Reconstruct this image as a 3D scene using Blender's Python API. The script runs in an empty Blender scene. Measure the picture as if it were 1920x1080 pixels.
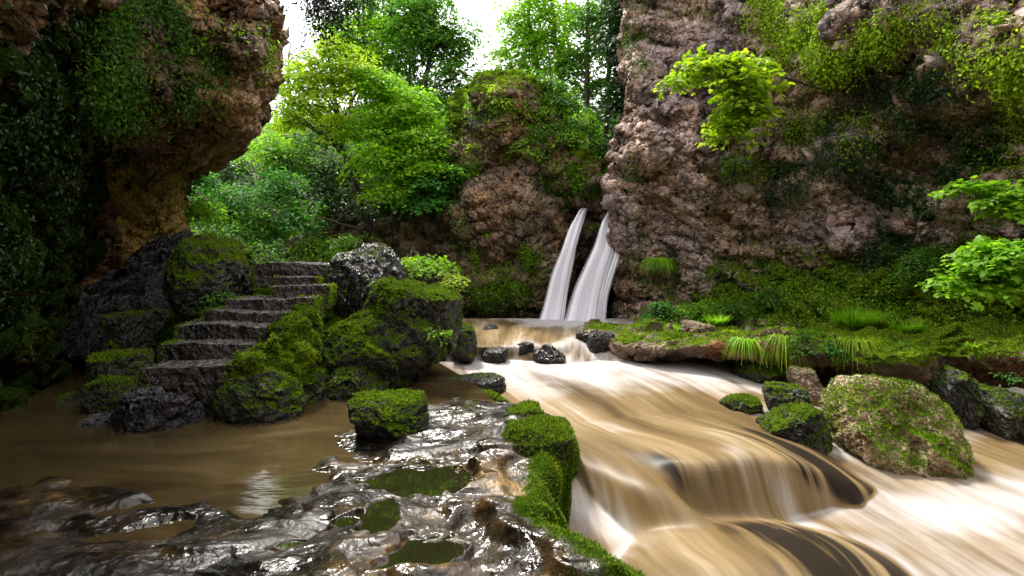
import bpy, math, random
import numpy as np
from mathutils import Vector
scene = bpy.context.scene
COL = scene.collection
# ------------------------------------------------------------------ camera, sky, sun
F = 1920 * 20 / 36.0          # focal length in photo pixels
HY = 480.0                    # horizon row of the photograph
CZ = 4.0                      # eye height
cam_d = bpy.data.cameras.new('camera'); cam = bpy.data.objects.new('camera', cam_d); COL.objects.link(cam)
cam.location = (0, 0, CZ); cam.rotation_euler = (math.pi / 2, 0, 0)
cam_d.lens = 20; cam_d.sensor_width = 36; cam_d.shift_y = -(540 - HY) / 1920.0
cam_d.clip_start = 0.05; cam_d.clip_end = 900
scene.camera = cam
SUN_EL, SUN_AZ = math.radians(60), math.radians(-30)      # azimuth measured from +Y towards +X
wd = bpy.data.worlds.new('World'); scene.world = wd; wd.use_nodes = True
nt = wd.node_tree; nt.nodes.clear()
wo = nt.nodes.new('ShaderNodeOutputWorld'); bg = nt.nodes.new('ShaderNodeBackground')
sky = nt.nodes.new('ShaderNodeTexSky'); sky.sky_type = 'NISHITA'; sky.sun_disc = False
sky.sun_elevation = SUN_EL; sky.sun_rotation = SUN_AZ
mx = nt.nodes.new('ShaderNodeMix'); mx.data_type = 'RGBA'; mx.inputs[0].default_value = 0.8
mx.inputs[7].default_value = (10.5, 10.1, 9.9, 1)          # bright overcast cloud layer
nt.links.new(sky.outputs[0], mx.inputs[6]); nt.links.new(mx.outputs[2], bg.inputs[0])
bg.inputs[1].default_value = 0.12; nt.links.new(bg.outputs[0], wo.inputs[0])
sl = bpy.data.lights.new('sun', 'SUN'); sl.energy = 2.6; sl.angle = math.radians(9); sl.color = (1, .95, .86)
so = bpy.data.objects.new('sun', sl); COL.objects.link(so)
sd = Vector((math.sin(SUN_AZ) * math.cos(SUN_EL), math.cos(SUN_AZ) * math.cos(SUN_EL), math.sin(SUN_EL)))
so.rotation_euler = sd.to_track_quat('Z', 'Y').to_euler(); so.location = (0, 0, 60)
scene.view_settings.view_transform = 'Standard'; scene.view_settings.look = 'None'
scene.view_settings.exposure = 1.45; scene.view_settings.gamma = 1
scene.render.engine = 'CYCLES'
scene.cycles.max_bounces = 7; scene.cycles.diffuse_bounces = 3; scene.cycles.glossy_bounces = 3
scene.cycles.transmission_bounces = 4; scene.cycles.transparent_max_bounces = 8
scene.cycles.use_denoising = True

# ------------------------------------------------------------------ points
def P(px, py, Y, w=0.0): return np.array([(px - 960) / F * Y, Y, CZ - (py - HY) / F * Y, w])
def G(px, py, z, w=0.0):
    z = z * 1.13; Y = -z * F / (py - HY)
    return np.array([(px - 960) / F * Y, Y, CZ + z, w])
def W(x, y, z, w=0.0): return np.array([x, y, CZ + z, w])
def ppx(p): return 960 + p[..., 0] / p[..., 1] * F
def ppy(p): return HY - (p[..., 2] - CZ) / p[..., 1] * F
POOL = CZ - 1.7 * 1.13

# ------------------------------------------------------------------ noise (numpy)
def _h(ix, iy, iz, s):
    h = (ix.astype(np.int64) * 374761393 + iy.astype(np.int64) * 668265263 + iz.astype(np.int64) * 2147483647 * 3 + s * 1274126177) & 0xFFFFFFFF
    h = ((h ^ (h >> 13)) * 1274126177) & 0xFFFFFFFF
    h = ((h ^ (h >> 16)) * 2246822519) & 0xFFFFFFFF
    return (h ^ (h >> 15)) & 0xFFFFFFFF
def pn(p, s=0):
    i = np.floor(p).astype(np.int64); f = p - i; u = f * f * f * (f * (f * 6 - 15) + 10)
    r = 0
    for dx in (0, 1):
        wx = u[:, 0] if dx else 1 - u[:, 0]
        for dy in (0, 1):
            wy = u[:, 1] if dy else 1 - u[:, 1]
            for dz in (0, 1):
                wz = u[:, 2] if dz else 1 - u[:, 2]
                h = _h(i[:, 0] + dx, i[:, 1] + dy, i[:, 2] + dz, s)
                gx = (h & 1023) / 511.5 - 1; gy = ((h >> 10) & 1023) / 511.5 - 1; gz = ((h >> 20) & 1023) / 511.5 - 1
                r = r + wx * wy * wz * (gx * (f[:, 0] - dx) + gy * (f[:, 1] - dy) + gz * (f[:, 2] - dz))
    return r * 1.3
def fbm(p, o=4, s=0, g=.5, ridge=False):
    a, r, t = 1., 0., 0.
    for k in range(o):
        n = pn(p * (2.03 ** k) + 17.3 * k, s + k)
        if ridge: n = 1 - 2 * np.abs(n) * 1.6
        r = r + a * n; t += a; a *= g
    return r / t
def worley(p, s=0):
    i = np.floor(p).astype(np.int64); f = p - i
    a = np.full(len(p), 9.); b = np.full(len(p), 9.)
    for dx in (-1, 0, 1):
        for dy in (-1, 0, 1):
            for dz in (-1, 0, 1):
                h = _h(i[:, 0] + dx, i[:, 1] + dy, i[:, 2] + dz, s)
                d = (dx + (h & 1023) / 1023. - f[:, 0]) ** 2 + (dy + ((h >> 10) & 1023) / 1023. - f[:, 1]) ** 2 + (dz + ((h >> 20) & 1023) / 1023. - f[:, 2]) ** 2
                b = np.minimum(b, np.maximum(a, d)); a = np.minimum(a, d)
    return np.sqrt(a), np.sqrt(b)
def facet(p, s=0, tilt=1.):
    """each cell of a worley diagram is a plane with its own height and tilt -> broken rock faces"""
    i = np.floor(p).astype(np.int64); f = p - i
    a = np.full(len(p), 9.); b = np.full(len(p), 9.); out = np.zeros(len(p))
    for dx in (-1, 0, 1):
        for dy in (-1, 0, 1):
            for dz in (-1, 0, 1):
                h = _h(i[:, 0] + dx, i[:, 1] + dy, i[:, 2] + dz, s)
                v = np.stack([f[:, 0] - dx - (h & 1023) / 1023., f[:, 1] - dy - ((h >> 10) & 1023) / 1023., f[:, 2] - dz - ((h >> 20) & 1023) / 1023.], 1)
                d = (v * v).sum(1); h2 = (h * 2654435761 >> 7) & 0xFFFFFF
                val = (h2 & 255) / 255. - .5 + tilt * (v[:, 0] * (((h2 >> 8) & 255) / 127.5 - 1) + v[:, 2] * (((h2 >> 16) & 255) / 127.5 - 1.3) + v[:, 1] * (((h >> 5) & 255) / 127.5 - 1))
                m_ = d < a; b = np.where(m_, a, np.minimum(b, d)); out = np.where(m_, val, out); a = np.where(m_, d, a)
    e = np.sqrt(b) - np.sqrt(a)
    return out * sstep(e, -.02, .06)
def sstep(x, a, b):
    t = np.clip((x - a) / (b - a), 0, 1); return t * t * (3 - 2 * t)

# ------------------------------------------------------------------ mesh building
def tag(o, label=None, cat=None, group=None, kind=None):
    for k, v in (('label', label), ('category', cat), ('group', group), ('kind', kind)):
        if v: o[k] = v
    return o
def mesh_np(name, V, faces, mat, parent=None, smooth=True, w=None, uv=None):
    """faces: (n,k) array, or list of such arrays"""
    if not isinstance(faces, list): faces = [faces]
    me = bpy.data.meshes.new(name)
    V = np.asarray(V, np.float32)
    me.vertices.add(len(V)); me.vertices.foreach_set('co', V.ravel())
    loops = np.concatenate([f.ravel() for f in faces]).astype(np.int32)
    tot = np.concatenate([np.full(len(f), f.shape[1], np.int32) for f in faces])
    st = np.concatenate([[0], np.cumsum(tot)[:-1]]).astype(np.int32)
    me.loops.add(len(loops)); me.loops.foreach_set('vertex_index', loops)
    me.polygons.add(len(tot)); me.polygons.foreach_set('loop_start', st)
    try: me.polygons.foreach_set('loop_total', tot)
    except Exception: pass
    me.polygons.foreach_set('use_smooth', np.full(len(tot), smooth, bool))
    if w is not None:
        a = me.attributes.new('w', 'FLOAT', 'POINT'); a.data.foreach_set('value', np.asarray(w, np.float32))
    if uv is not None:
        u = me.uv_layers.new(name='UVMap'); u.data.foreach_set('uv', np.asarray(uv, np.float32)[loops].ravel())
    me.update(calc_edges=True); me.validate()
    me.materials.append(mat)
    o = bpy.data.objects.new(name, me); COL.objects.link(o)
    if parent is not None: o.parent = parent
    return o
def empty(name, loc):
    o = bpy.data.objects.new(name, None); COL.objects.link(o); o.location = Vector(loc[:3]); return o
def local(parent, o):
    """mesh built in world coordinates put under a parent standing at its base"""
    o.parent = parent; o.location = -parent.location; return o
def cat_resample(pts, n):
    pts = np.asarray(pts, float); m = len(pts)
    t = np.linspace(0, m - 1, n); i = np.minimum(t.astype(int), m - 2); f = t - i
    ext = np.concatenate([[2 * pts[0] - pts[1]], pts, [2 * pts[-1] - pts[-2]]])
    p0, p1, p2, p3 = ext[i], ext[i + 1], ext[i + 2], ext[i + 3]
    sh = (n,) + (1,) * (pts.ndim - 1); f = f.reshape(sh)
    return 0.5 * (2 * p1 + (p2 - p0) * f + (2 * p0 - 5 * p1 + 4 * p2 - p3) * f ** 2 + (3 * p1 - p0 - 3 * p2 + p3) * f ** 3)
def grid_normals(g):
    du = np.gradient(g, axis=1); dv = np.gradient(g, axis=0)
    n = np.cross(du, dv); n /= np.linalg.norm(n, axis=2, keepdims=True) + 1e-9
    return n
def grid_faces(nv, nu):
    a = np.arange(nv * nu).reshape(nv, nu)
    return np.stack([a[:-1, :-1], a[:-1, 1:], a[1:, 1:], a[1:, :-1]], -1).reshape(-1, 4)
def patch(name, rows, nu, nv, mat, disp=None, parent=None, flip=False, mask=None):
    R = np.stack([cat_resample(r, nu) for r in rows])
    L = cat_resample(R, nv)
    g = L[..., :3].copy(); w = L[..., 3].ravel()
    if disp is not None:
        N = grid_normals(g)
        if flip: N = -N
        for d in (disp if isinstance(disp, (list, tuple)) else [disp]):
            g = g + N * d(g.reshape(-1, 3), w).reshape(nv, nu, 1)
            N = grid_normals(g) * (-1 if flip else 1)
    us, vs = np.meshgrid(np.linspace(0, 1, nu), np.linspace(0, 1, nv))
    fc = grid_faces(nv, nu)
    if flip: fc = fc[:, ::-1]
    o = mesh_np(name, g.reshape(-1, 3), fc, mat, parent, w=w, uv=np.stack([us.ravel(), vs.ravel()], 1))
    return o, g

# ------------------------------------------------------------------ material helper
class M:
    def __init__(s, name):
        s.m = bpy.data.materials.new(name); s.m.use_nodes = True; s.t = s.m.node_tree; s.t.nodes.clear()
        s.out = s.t.nodes.new('ShaderNodeOutputMaterial'); s.co = s.t.nodes.new('ShaderNodeTexCoord').outputs['Object']
        s.geo = s.t.nodes.new('ShaderNodeNewGeometry')
    def put(s, sock, v):
        if hasattr(v, 'links'): s.t.links.new(v, sock)
        else: sock.default_value = v if not (isinstance(v, tuple) and len(v) == 3 and len(sock.default_value) == 4) else v + (1,)
    def scale(s, v, sc):
        n = s.t.nodes.new('ShaderNodeMapping'); s.put(n.inputs[0], v); n.inputs[3].default_value = sc; return n.outputs[0]
    def rotsc(s, v, rot, sc):
        n = s.t.nodes.new('ShaderNodeMapping'); s.put(n.inputs[0], v); n.inputs[2].default_value = rot; n.inputs[3].default_value = sc; return n.outputs[0]
    def noise(s, sc, det=4, v=None, rough=.55, dist=0.):
        n = s.t.nodes.new('ShaderNodeTexNoise'); s.put(n.inputs['Vector'], v or s.co); n.inputs['Scale'].default_value = sc
        n.inputs['Detail'].default_value = det; n.inputs['Roughness'].default_value = rough; n.inputs['Distortion'].default_value = dist
        return n.outputs[0]
    def ridge(s, sc, det=6, v=None, gain=1.6):
        n = s.t.nodes.new('ShaderNodeTexNoise'); n.noise_type = 'RIDGED_MULTIFRACTAL'; n.normalize = True; s.put(n.inputs['Vector'], v or s.co); n.inputs['Scale'].default_value = sc
        n.inputs['Detail'].default_value = det; n.inputs['Roughness'].default_value = .6; n.inputs['Offset'].default_value = .9; n.inputs['Gain'].default_value = gain
        return n.outputs[0]
    def vor(s, sc, v=None, feat='F1'):
        n = s.t.nodes.new('ShaderNodeTexVoronoi'); n.feature = feat; s.put(n.inputs['Vector'], v or s.co); n.inputs['Scale'].default_value = sc
        return n.outputs[0]
    def ramp(s, f, stops):
        n = s.t.nodes.new('ShaderNodeValToRGB'); s.put(n.inputs[0], f); e = n.color_ramp.elements
        while len(e) < len(stops): e.new(.5)
        for k, (p, c) in enumerate(stops):
            e[k].position = p; e[k].color = tuple(c) + (1,) if not isinstance(c, (int, float)) else (c, c, c, 1)
        return n.outputs[0]
    def mix(s, f, a, b, mode='MIX'):
        n = s.t.nodes.new('ShaderNodeMix'); n.data_type = 'RGBA'; n.blend_type = mode
        s.put(n.inputs[0], f); s.put(n.inputs[6], a); s.put(n.inputs[7], b); return n.outputs[2]
    def mth(s, op, a, b=0., c=0.):
        n = s.t.nodes.new('ShaderNodeMath'); n.operation = op
        s.put(n.inputs[0], a); s.put(n.inputs[1], b); s.put(n.inputs[2], c); return n.outputs[0]
    def mr(s, v, a, b, c=0., d=1.):
        n = s.t.nodes.new('ShaderNodeMapRange'); n.interpolation_type = 'SMOOTHSTEP'; s.put(n.inputs[0], v)
        for k, x in enumerate((a, b, c, d)): n.inputs[k + 1].default_value = x
        return n.outputs[0]
    def nz(s):
        n = s.t.nodes.new('ShaderNodeSeparateXYZ'); s.put(n.inputs[0], s.geo.outputs['Normal']); return n.outputs[2]
    def attr(s, a='w'):
        n = s.t.nodes.new('ShaderNodeAttribute'); n.attribute_name = a; return n.outputs['Fac']
    def uv(s): 
        n = s.t.nodes.new('ShaderNodeUVMap'); n.uv_map = 'UVMap'; return n.outputs[0]
    def bump(s, h, st, dist=.03, nrm=None):
        n = s.t.nodes.new('ShaderNodeBump'); s.put(n.inputs['Height'], h); n.inputs['Strength'].default_value = st
        n.inputs['Distance'].default_value = dist
        if nrm is not None: s.put(n.inputs['Normal'], nrm)
        return n.outputs[0]
    def bsdf(s, col, rough, nrm=None, spec=.5, coat=0., croug=.1):
        n = s.t.nodes.new('ShaderNodeBsdfPrincipled'); s.put(n.inputs['Base Color'], col); s.put(n.inputs['Roughness'], rough)
        s.put(n.inputs['Specular IOR Level'], spec)
        if nrm is not None: s.put(n.inputs['Normal'], nrm)
        s.put(n.inputs['Coat Weight'], coat); n.inputs['Coat Roughness'].default_value = croug
        return n.outputs[0]
    def fin(s, sh): s.t.links.new(sh, s.out.inputs[0]); return s.m

MOSS = [(.2, (.012, .028, .003)), (.42, (.045, .085, .006)), (.6, (.12, .19, .01)), (.8, (.24, .30, .02))]
def rock_mat(name, cols, moss=None, mw=1.0, mn=.7, thr=.55, rough=.75, wet=0., sc=1., bs=.6, mcol=MOSS, strata=(1, 1, 1), srot=(0, 0, 0), tint=None, alt=None, stain=.0, yel=None, painted_sheen=None):
    m = M(name); v = m.rotsc(m.co, srot, strata)
    n1 = m.noise(.7 * sc, 6, v, .6, .6); n2 = m.noise(5 * sc, 6, v, .65); n3 = m.noise(26 * sc, 4, v, .6)
    c = m.ramp(m.mth('ADD', m.mth('MULTIPLY', n1, .62), m.mth('MULTIPLY', n2, .38)), cols)
    c = m.mix(.85, c, m.ramp(n3, [(.3, .45), (.5, .95), (.7, 1.45)]), 'MULTIPLY')
    rg = m.ridge(1.5 * sc, 7, m.mix(.1, v, m.noise(2, 3, v))); rg2 = m.ridge(7 * sc, 5, v)
    c = m.mix(.8, c, m.ramp(rg, [(.15, .30), (.4, .85), (.75, 1.5)]), 'MULTIPLY')
    c = m.mix(.6, c, m.ramp(rg2, [(.15, .45), (.45, 1.), (.8, 1.45)]), 'MULTIPLY')
    if tint is not None:
        (axis_v, a, b, tc) = tint
        c = m.mix(m.mth('MULTIPLY', m.mr(m.noise(.55, 4), .42, .58), tc[3]), c, tc[:3])
    if painted_sheen is not None: c = m.mix(m.mr(m.mth('ADD', m.nz(), m.mth('MULTIPLY', m.mth('SUBTRACT', n2, .5), .8)), .62, .95), c, m.mix(.75, painted_sheen, m.ramp(n3, [(.35, .3), (.6, 1.5)]), 'MULTIPLY'))  # up-facing tops painted lighter, standing in for wet sheen from the sky
    if alt is not None: c = m.mix(m.mr(m.noise(.45, 5, m.rotsc(m.co, (0, 0, 1), (1, 1, 1.3)), .6), .48, .6), c, m.mix(1., c, alt, 'MULTIPLY'))
    if stain: c = m.mix(m.mth('MULTIPLY', m.mr(m.noise(1., 5, m.rotsc(m.co, (0, -.35, 0), (1.1, 1.1, .35)), .65), .5, .62), stain), c, (.018, .014, .012))
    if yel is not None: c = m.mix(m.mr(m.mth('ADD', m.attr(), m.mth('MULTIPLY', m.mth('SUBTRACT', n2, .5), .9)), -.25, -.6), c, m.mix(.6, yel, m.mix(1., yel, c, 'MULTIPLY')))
    mk = m.mth('ADD', m.mth('MULTIPLY', m.nz(), mn), m.mth('MULTIPLY', m.attr(), mw))
    mk = m.mth('ADD', mk, m.mth('MULTIPLY', m.mth('SUBTRACT', m.noise(1.7 * sc, 5), .5), 1.7))
    mk = m.mth('ADD', mk, m.mth('MULTIPLY', m.mth('SUBTRACT', n3, .5), .7))
    mk = m.mr(mk, thr - .08, thr + .12)
    mc = m.ramp(m.mth('ADD', m.mth('MULTIPLY', m.noise(2.1, 3), .5), m.mth('MULTIPLY', m.noise(30, 3), .5)), mcol)
    if moss is False: mk = 0.
    c = m.mix(mk, c, mc) if moss is not False else c
    rw = m.mr(m.noise(2.3 * sc, 4), .4, .62, max(.12, rough - wet), rough)
    r = m.mix(mk, rw, (.92, .92, .92)) if moss is not False else rw
    h = m.mth('ADD', m.mth('MULTIPLY', rg, .9), m.mth('ADD', m.mth('MULTIPLY', rg2, .4), m.mth('MULTIPLY', n3, .3)))
    h = m.mth('ADD', h, m.mth('MULTIPLY', m.noise(80 * sc, 2), .08))
    return m.fin(m.bsdf(c, r, m.bump(h, bs, .12 / sc), m.mth('MULTIPLY', m.mth('SUBTRACT', 1., mk), .5) if moss is not False else .5))
def leaf_mat(name, cols, trans=.52, rough=.5):
    m = M(name)
    c = m.ramp(m.mth('ADD', m.mth('MULTIPLY', m.geo.outputs['Random Per Island'], .55), m.mth('MULTIPLY', m.noise(.9, 2), .45)), cols)
    d = m.bsdf(c, rough, None, .25)
    t = m.t.nodes.new('ShaderNodeBsdfTranslucent'); m.put(t.inputs[0], m.mix(.6, c, (1.7, 1.9, .7), 'MULTIPLY'))
    x = m.t.nodes.new('ShaderNodeMixShader'); x.inputs[0].default_value = trans
    m.t.links.new(d, x.inputs[1]); m.t.links.new(t.outputs[0], x.inputs[2])
    return m.fin(x.outputs[0])

MAT = {}
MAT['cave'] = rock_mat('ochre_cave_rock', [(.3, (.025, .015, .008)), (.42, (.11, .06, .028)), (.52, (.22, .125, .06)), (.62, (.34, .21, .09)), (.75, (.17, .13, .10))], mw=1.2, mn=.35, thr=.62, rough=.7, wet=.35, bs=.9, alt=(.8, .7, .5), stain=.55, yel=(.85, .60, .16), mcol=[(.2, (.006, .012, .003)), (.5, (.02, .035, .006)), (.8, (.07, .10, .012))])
MAT['pink'] = rock_mat('pink_brown_rock', [(.28, (.04, .026, .018)), (.4, (.16, .10, .065)), (.5, (.33, .22, .165)), (.6, (.54, .39, .35)), (.75, (.44, .37, .37))], mw=1.3, mn=.25, thr=.60, rough=.72, wet=.3, bs=.8, srot=(0, -.5, 0), strata=(1, 1, 1.8), tint=(0, 0, 0, (.52, .42, .44, .6)), alt=(.72, .66, .5), stain=.8)
MAT['mid'] = rock_mat('brown_tufa_rock', [(.3, (.018, .014, .010)), (.42, (.075, .05, .032)), (.52, (.17, .115, .075)), (.62, (.28, .20, .15)), (.75, (.20, .17, .15))], mw=1.2, mn=.5, thr=.68, rough=.75, wet=.2, bs=.8, alt=(1.0, .85, .6), stain=.7)
MAT['wet'] = rock_mat('wet_dark_rock', [(.3, (.005, .005, .005)), (.5, (.016, .014, .013)), (.7, (.05, .045, .045))], mw=1.2, mn=.0, thr=.95, rough=.28, wet=.16, bs=1., painted_sheen=(.085, .08, .08))  # paler tops carry a painted sky sheen
MAT['shelf'] = rock_mat('wet_brown_shelf_rock', [(.34, (.003, .003, .0025)), (.48, (.008, .006, .004)), (.58, (.03, .018, .007)), (.67, (.15, .09, .025)), (.78, (.025, .02, .016))], mw=1.5, mn=0., thr=.7, rough=.48, wet=.32, bs=.18, mcol=[(.2, (.006, .015, .002)), (.5, (.02, .04, .003)), (.75, (.06, .10, .005))])
MAT['mossy'] = rock_mat('mossy_dark_rock', [(.3, (.006, .006, .005)), (.5, (.02, .018, .014)), (.7, (.05, .045, .035))], mw=1, mn=.62, thr=.22, rough=.55, wet=.3, bs=.8, mcol=[(.2, (.008, .016, .002)), (.42, (.03, .055, .004)), (.6, (.09, .15, .006)), (.8, (.22, .30, .012))])
MAT['mossy_light'] = rock_mat('lichen_boulder_rock', [(.3, (.03, .02, .012)), (.42, (.14, .085, .04)), (.52, (.34, .26, .16)), (.65, (.50, .43, .32))], mw=1, mn=.35, thr=.22, rough=.6, wet=.3, bs=.8, mcol=[(.2, (.01, .025, .003)), (.45, (.05, .11, .006)), (.65, (.13, .22, .01)), (.8, (.24, .33, .02))])
MAT['ledge'] = rock_mat('mossy_ledge_rock', [(.3, (.02, .014, .01)), (.45, (.09, .06, .035)), (.6, (.24, .17, .12)), (.75, (.34, .27, .22))], mw=1.2, mn=.7, thr=.85, rough=.75, wet=.2, bs=.8, alt=(1.2, .8, .5))
MAT['grey'] = rock_mat('dark_grey_cliff_rock', [(.3, (.02, .018, .02)), (.45, (.06, .055, .06)), (.6, (.14, .125, .135)), (.75, (.24, .21, .22))], mw=1, mn=.2, thr=.6, rough=.6, wet=.25, bs=.9)
MAT['soil'] = rock_mat('forest_soil', [(.3, (.006, .006, .003)), (.5, (.02, .02, .008)), (.7, (.05, .045, .02))], mw=1, mn=.3, thr=.4, rough=.9, bs=.8, mcol=[(.2, (.008, .02, .003)), (.5, (.02, .05, .006)), (.8, (.07, .13, .012))])
MAT['step'] = rock_mat('worn_wet_step_painted_sheen', [(.3, (.007, .006, .005)), (.5, (.026, .02, .016)), (.7, (.065, .052, .042))], mw=1, mn=-.1, thr=.62, rough=.30, wet=.16, bs=.8, painted_sheen=(.11, .10, .092))  # tread highlight painted into the colour of up-facing stone
MAT['mossfuzz'] = leaf_mat('moss_fuzz', [(.15, (.02, .05, .003)), (.4, (.08, .15, .007)), (.6, (.19, .28, .010)), (.85, (.38, .44, .03))], .3, .8)
MAT['mossfuzz_dark'] = leaf_mat('dark_moss_fuzz', [(.15, (.012, .026, .002)), (.4, (.06, .11, .005)), (.65, (.16, .25, .009)), (.88, (.34, .42, .018))], .3, .8)
MAT['leaf_green'] = leaf_mat('green_leaves', [(.1, (.02, .06, .008)), (.4, (.05, .14, .012)), (.65, (.10, .24, .02)), (.9, (.20, .36, .03))])
MAT['leaf_bright'] = leaf_mat('bright_green_leaves', [(.1, (.06, .16, .01)), (.4, (.14, .31, .015)), (.65, (.25, .45, .02)), (.9, (.42, .60, .05))])
MAT['leaf_yellow'] = leaf_mat('yellow_green_leaves', [(.1, (.09, .17, .01)), (.4, (.20, .32, .012)), (.65, (.34, .46, .02)), (.9, (.50, .58, .05))])
MAT['leaf_cool'] = leaf_mat('cool_green_leaves', [(.1, (.018, .07, .014)), (.4, (.05, .18, .03)), (.65, (.10, .30, .05)), (.9, (.21, .46, .08))])
MAT['leaf_dark'] = leaf_mat('dark_ivy_leaves', [(.1, (.008, .02, .006)), (.4, (.018, .05, .012)), (.65, (.035, .09, .018)), (.9, (.08, .17, .03))], .25, .35)
MAT['needle'] = leaf_mat('dark_needles', [(.1, (.004, .008, .004)), (.5, (.012, .024, .01)), (.9, (.03, .06, .02))], .2, .6)
MAT['straw'] = leaf_mat('dry_roots', [(.1, (.12, .08, .04)), (.6, (.26, .19, .10)), (.9, (.42, .33, .20))], .2, .8)
m = M('bark'); nb = m.noise(9, 5, m.scale(m.co, (1, 1, .25)))
MAT['bark'] = m.fin(m.bsdf(m.ramp(nb, [(.3, (.008, .007, .005)), (.5, (.03, .024, .016)), (.7, (.09, .075, .05))]), .85, m.bump(nb, .8, .03)))
m = M('pale_bark'); nb = m.noise(9, 5, m.scale(m.co, (1, 1, .25)))
MAT['bark_pale'] = m.fin(m.bsdf(m.ramp(nb, [(.3, (.04, .035, .022)), (.5, (.11, .095, .065)), (.7, (.22, .19, .14))]), .85, m.bump(nb, .8, .03)))

def water_stream(name, su, sv, dark, mid, light, foamc, rough=.42, fb=0.):
    m = M(name); uv = m.uv()
    wv = m.mix(.05, uv, m.noise(2.2, 2, uv))
    n1 = m.noise(1., 2, m.scale(wv, (su, sv, 1)), .5, .5); n2 = m.noise(1., 3, m.scale(wv, (su * 3.6, sv * 1.5, 1)), .55, .3)
    n4 = m.noise(1., 2, m.scale(wv, (su * 11, sv * 2.2, 1)), .5)
    s = m.mth('ADD', m.mth('MULTIPLY', n1, .58), m.mth('ADD', m.mth('MULTIPLY', n2, .30), m.mth('MULTIPLY', n4, .12)))
    c = m.ramp(s, [(.34, dark), (.47, mid), (.60, light), (.74, foamc)])
    fk = m.mth('ADD', m.attr(), m.mth('MULTIPLY', m.mth('SUBTRACT', s, .5), 3.4))
    fk = m.mth('ADD', fk, m.mth('MULTIPLY', m.mth('SUBTRACT', m.noise(.9, 4), .5), 1.3))
    fk = m.mr(m.mth('ADD', fk, fb), .15, 1.15)
    c = m.mix(fk, c, foamc)
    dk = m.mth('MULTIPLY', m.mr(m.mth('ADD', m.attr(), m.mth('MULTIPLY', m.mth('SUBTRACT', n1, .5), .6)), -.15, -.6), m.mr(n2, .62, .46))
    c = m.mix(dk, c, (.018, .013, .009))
    r = m.mix(fk, (rough, rough, rough), (.6, .6, .6))
    return m.fin(m.bsdf(c, r, m.bump(m.mth('ADD', m.mth('MULTIPLY', n1, .7), m.mth('MULTIPLY', n2, .3)), .22, .08), .18))
TAN = ((.06, .038, .015), (.15, .10, .042), (.28, .205, .11), (.42, .395, .385))
MAT['stream'] = water_stream('brown_stream_water', 9, 2.2, *TAN)
MAT['sheet'] = water_stream('golden_water_sheet', 8, 1.0, (.05, .034, .013), (.20, .125, .035), (.36, .25, .08), (.45,.43,.41), .25, -.12)
MAT['dome'] = water_stream('thin_water_over_rock', 12, .8, (.035, .025, .012), (.12, .08, .035), (.26, .19, .10), (.56, .52, .48), .25, -.15)
m = M('still_brown_pool'); n = m.noise(1.6, 3, m.scale(m.co, (.6, 1.6, 1)), .5, .8); n2 = m.noise(11, 3, m.scale(m.co, (.5, 1.4, 1)), .5)
MAT['pool'] = m.fin(m.bsdf(m.ramp(n, [(.35, (.036, .025, .010)), (.6, (.066, .046, .019)), (.8, (.10, .074, .034))]), .10, m.bump(m.mth('ADD', m.mth('MULTIPLY', n, .6), m.mth('MULTIPLY', n2, .12)), .22, .08), .5))
m = M('clear_puddle'); MAT['puddle'] = m.fin(m.bsdf((.012, .012, .004), .02, m.bump(m.noise(7, 2), .02, .02), 1.))
def fall_mat():
    m = M('silky_falling_water'); uv = m.uv()
    wv = m.mix(.03, uv, m.noise(2., 2, uv))
    n1 = m.noise(1., 2, m.scale(wv, (6, .5, 1)), .5); n2 = m.noise(1., 3, m.scale(wv, (22, .9, 1)), .5)
    s = m.mth('ADD', m.mth('MULTIPLY', n1, .68), m.mth('MULTIPLY', n2, .32))
    c = m.ramp(s, [(.36, (.50, .49, .62)), (.48, (.76, .75, .85)), (.58, (.94, .94, .97))])
    sep = m.t.nodes.new('ShaderNodeSeparateXYZ'); m.put(sep.inputs[0], uv)
    e = m.mth('MULTIPLY', m.mth('MULTIPLY', sep.outputs[0], m.mth('SUBTRACT', 1., sep.outputs[0])), 4.)
    a = m.mth('ADD', m.mr(e, 0., .9, -.75, .70), m.mth('MULTIPLY', m.mth('SUBTRACT', s, .5), 5.))
    a = m.mth('ADD', a, m.mr(sep.outputs[1], .55, 1., .30, -.25))
    a = m.mr(m.mth('ADD', a, .0), 0., .9)
    d = m.bsdf(c, .5, m.bump(s, .15, .05), .3)
    tr = m.t.nodes.new('ShaderNodeBsdfTransparent'); x = m.t.nodes.new('ShaderNodeMixShader')
    m.put(x.inputs[0], a); m.t.links.new(tr.outputs[0], x.inputs[1]); m.t.links.new(d, x.inputs[2])
    return m.fin(x.outputs[0])
MAT['fall'] = fall_mat()

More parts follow.
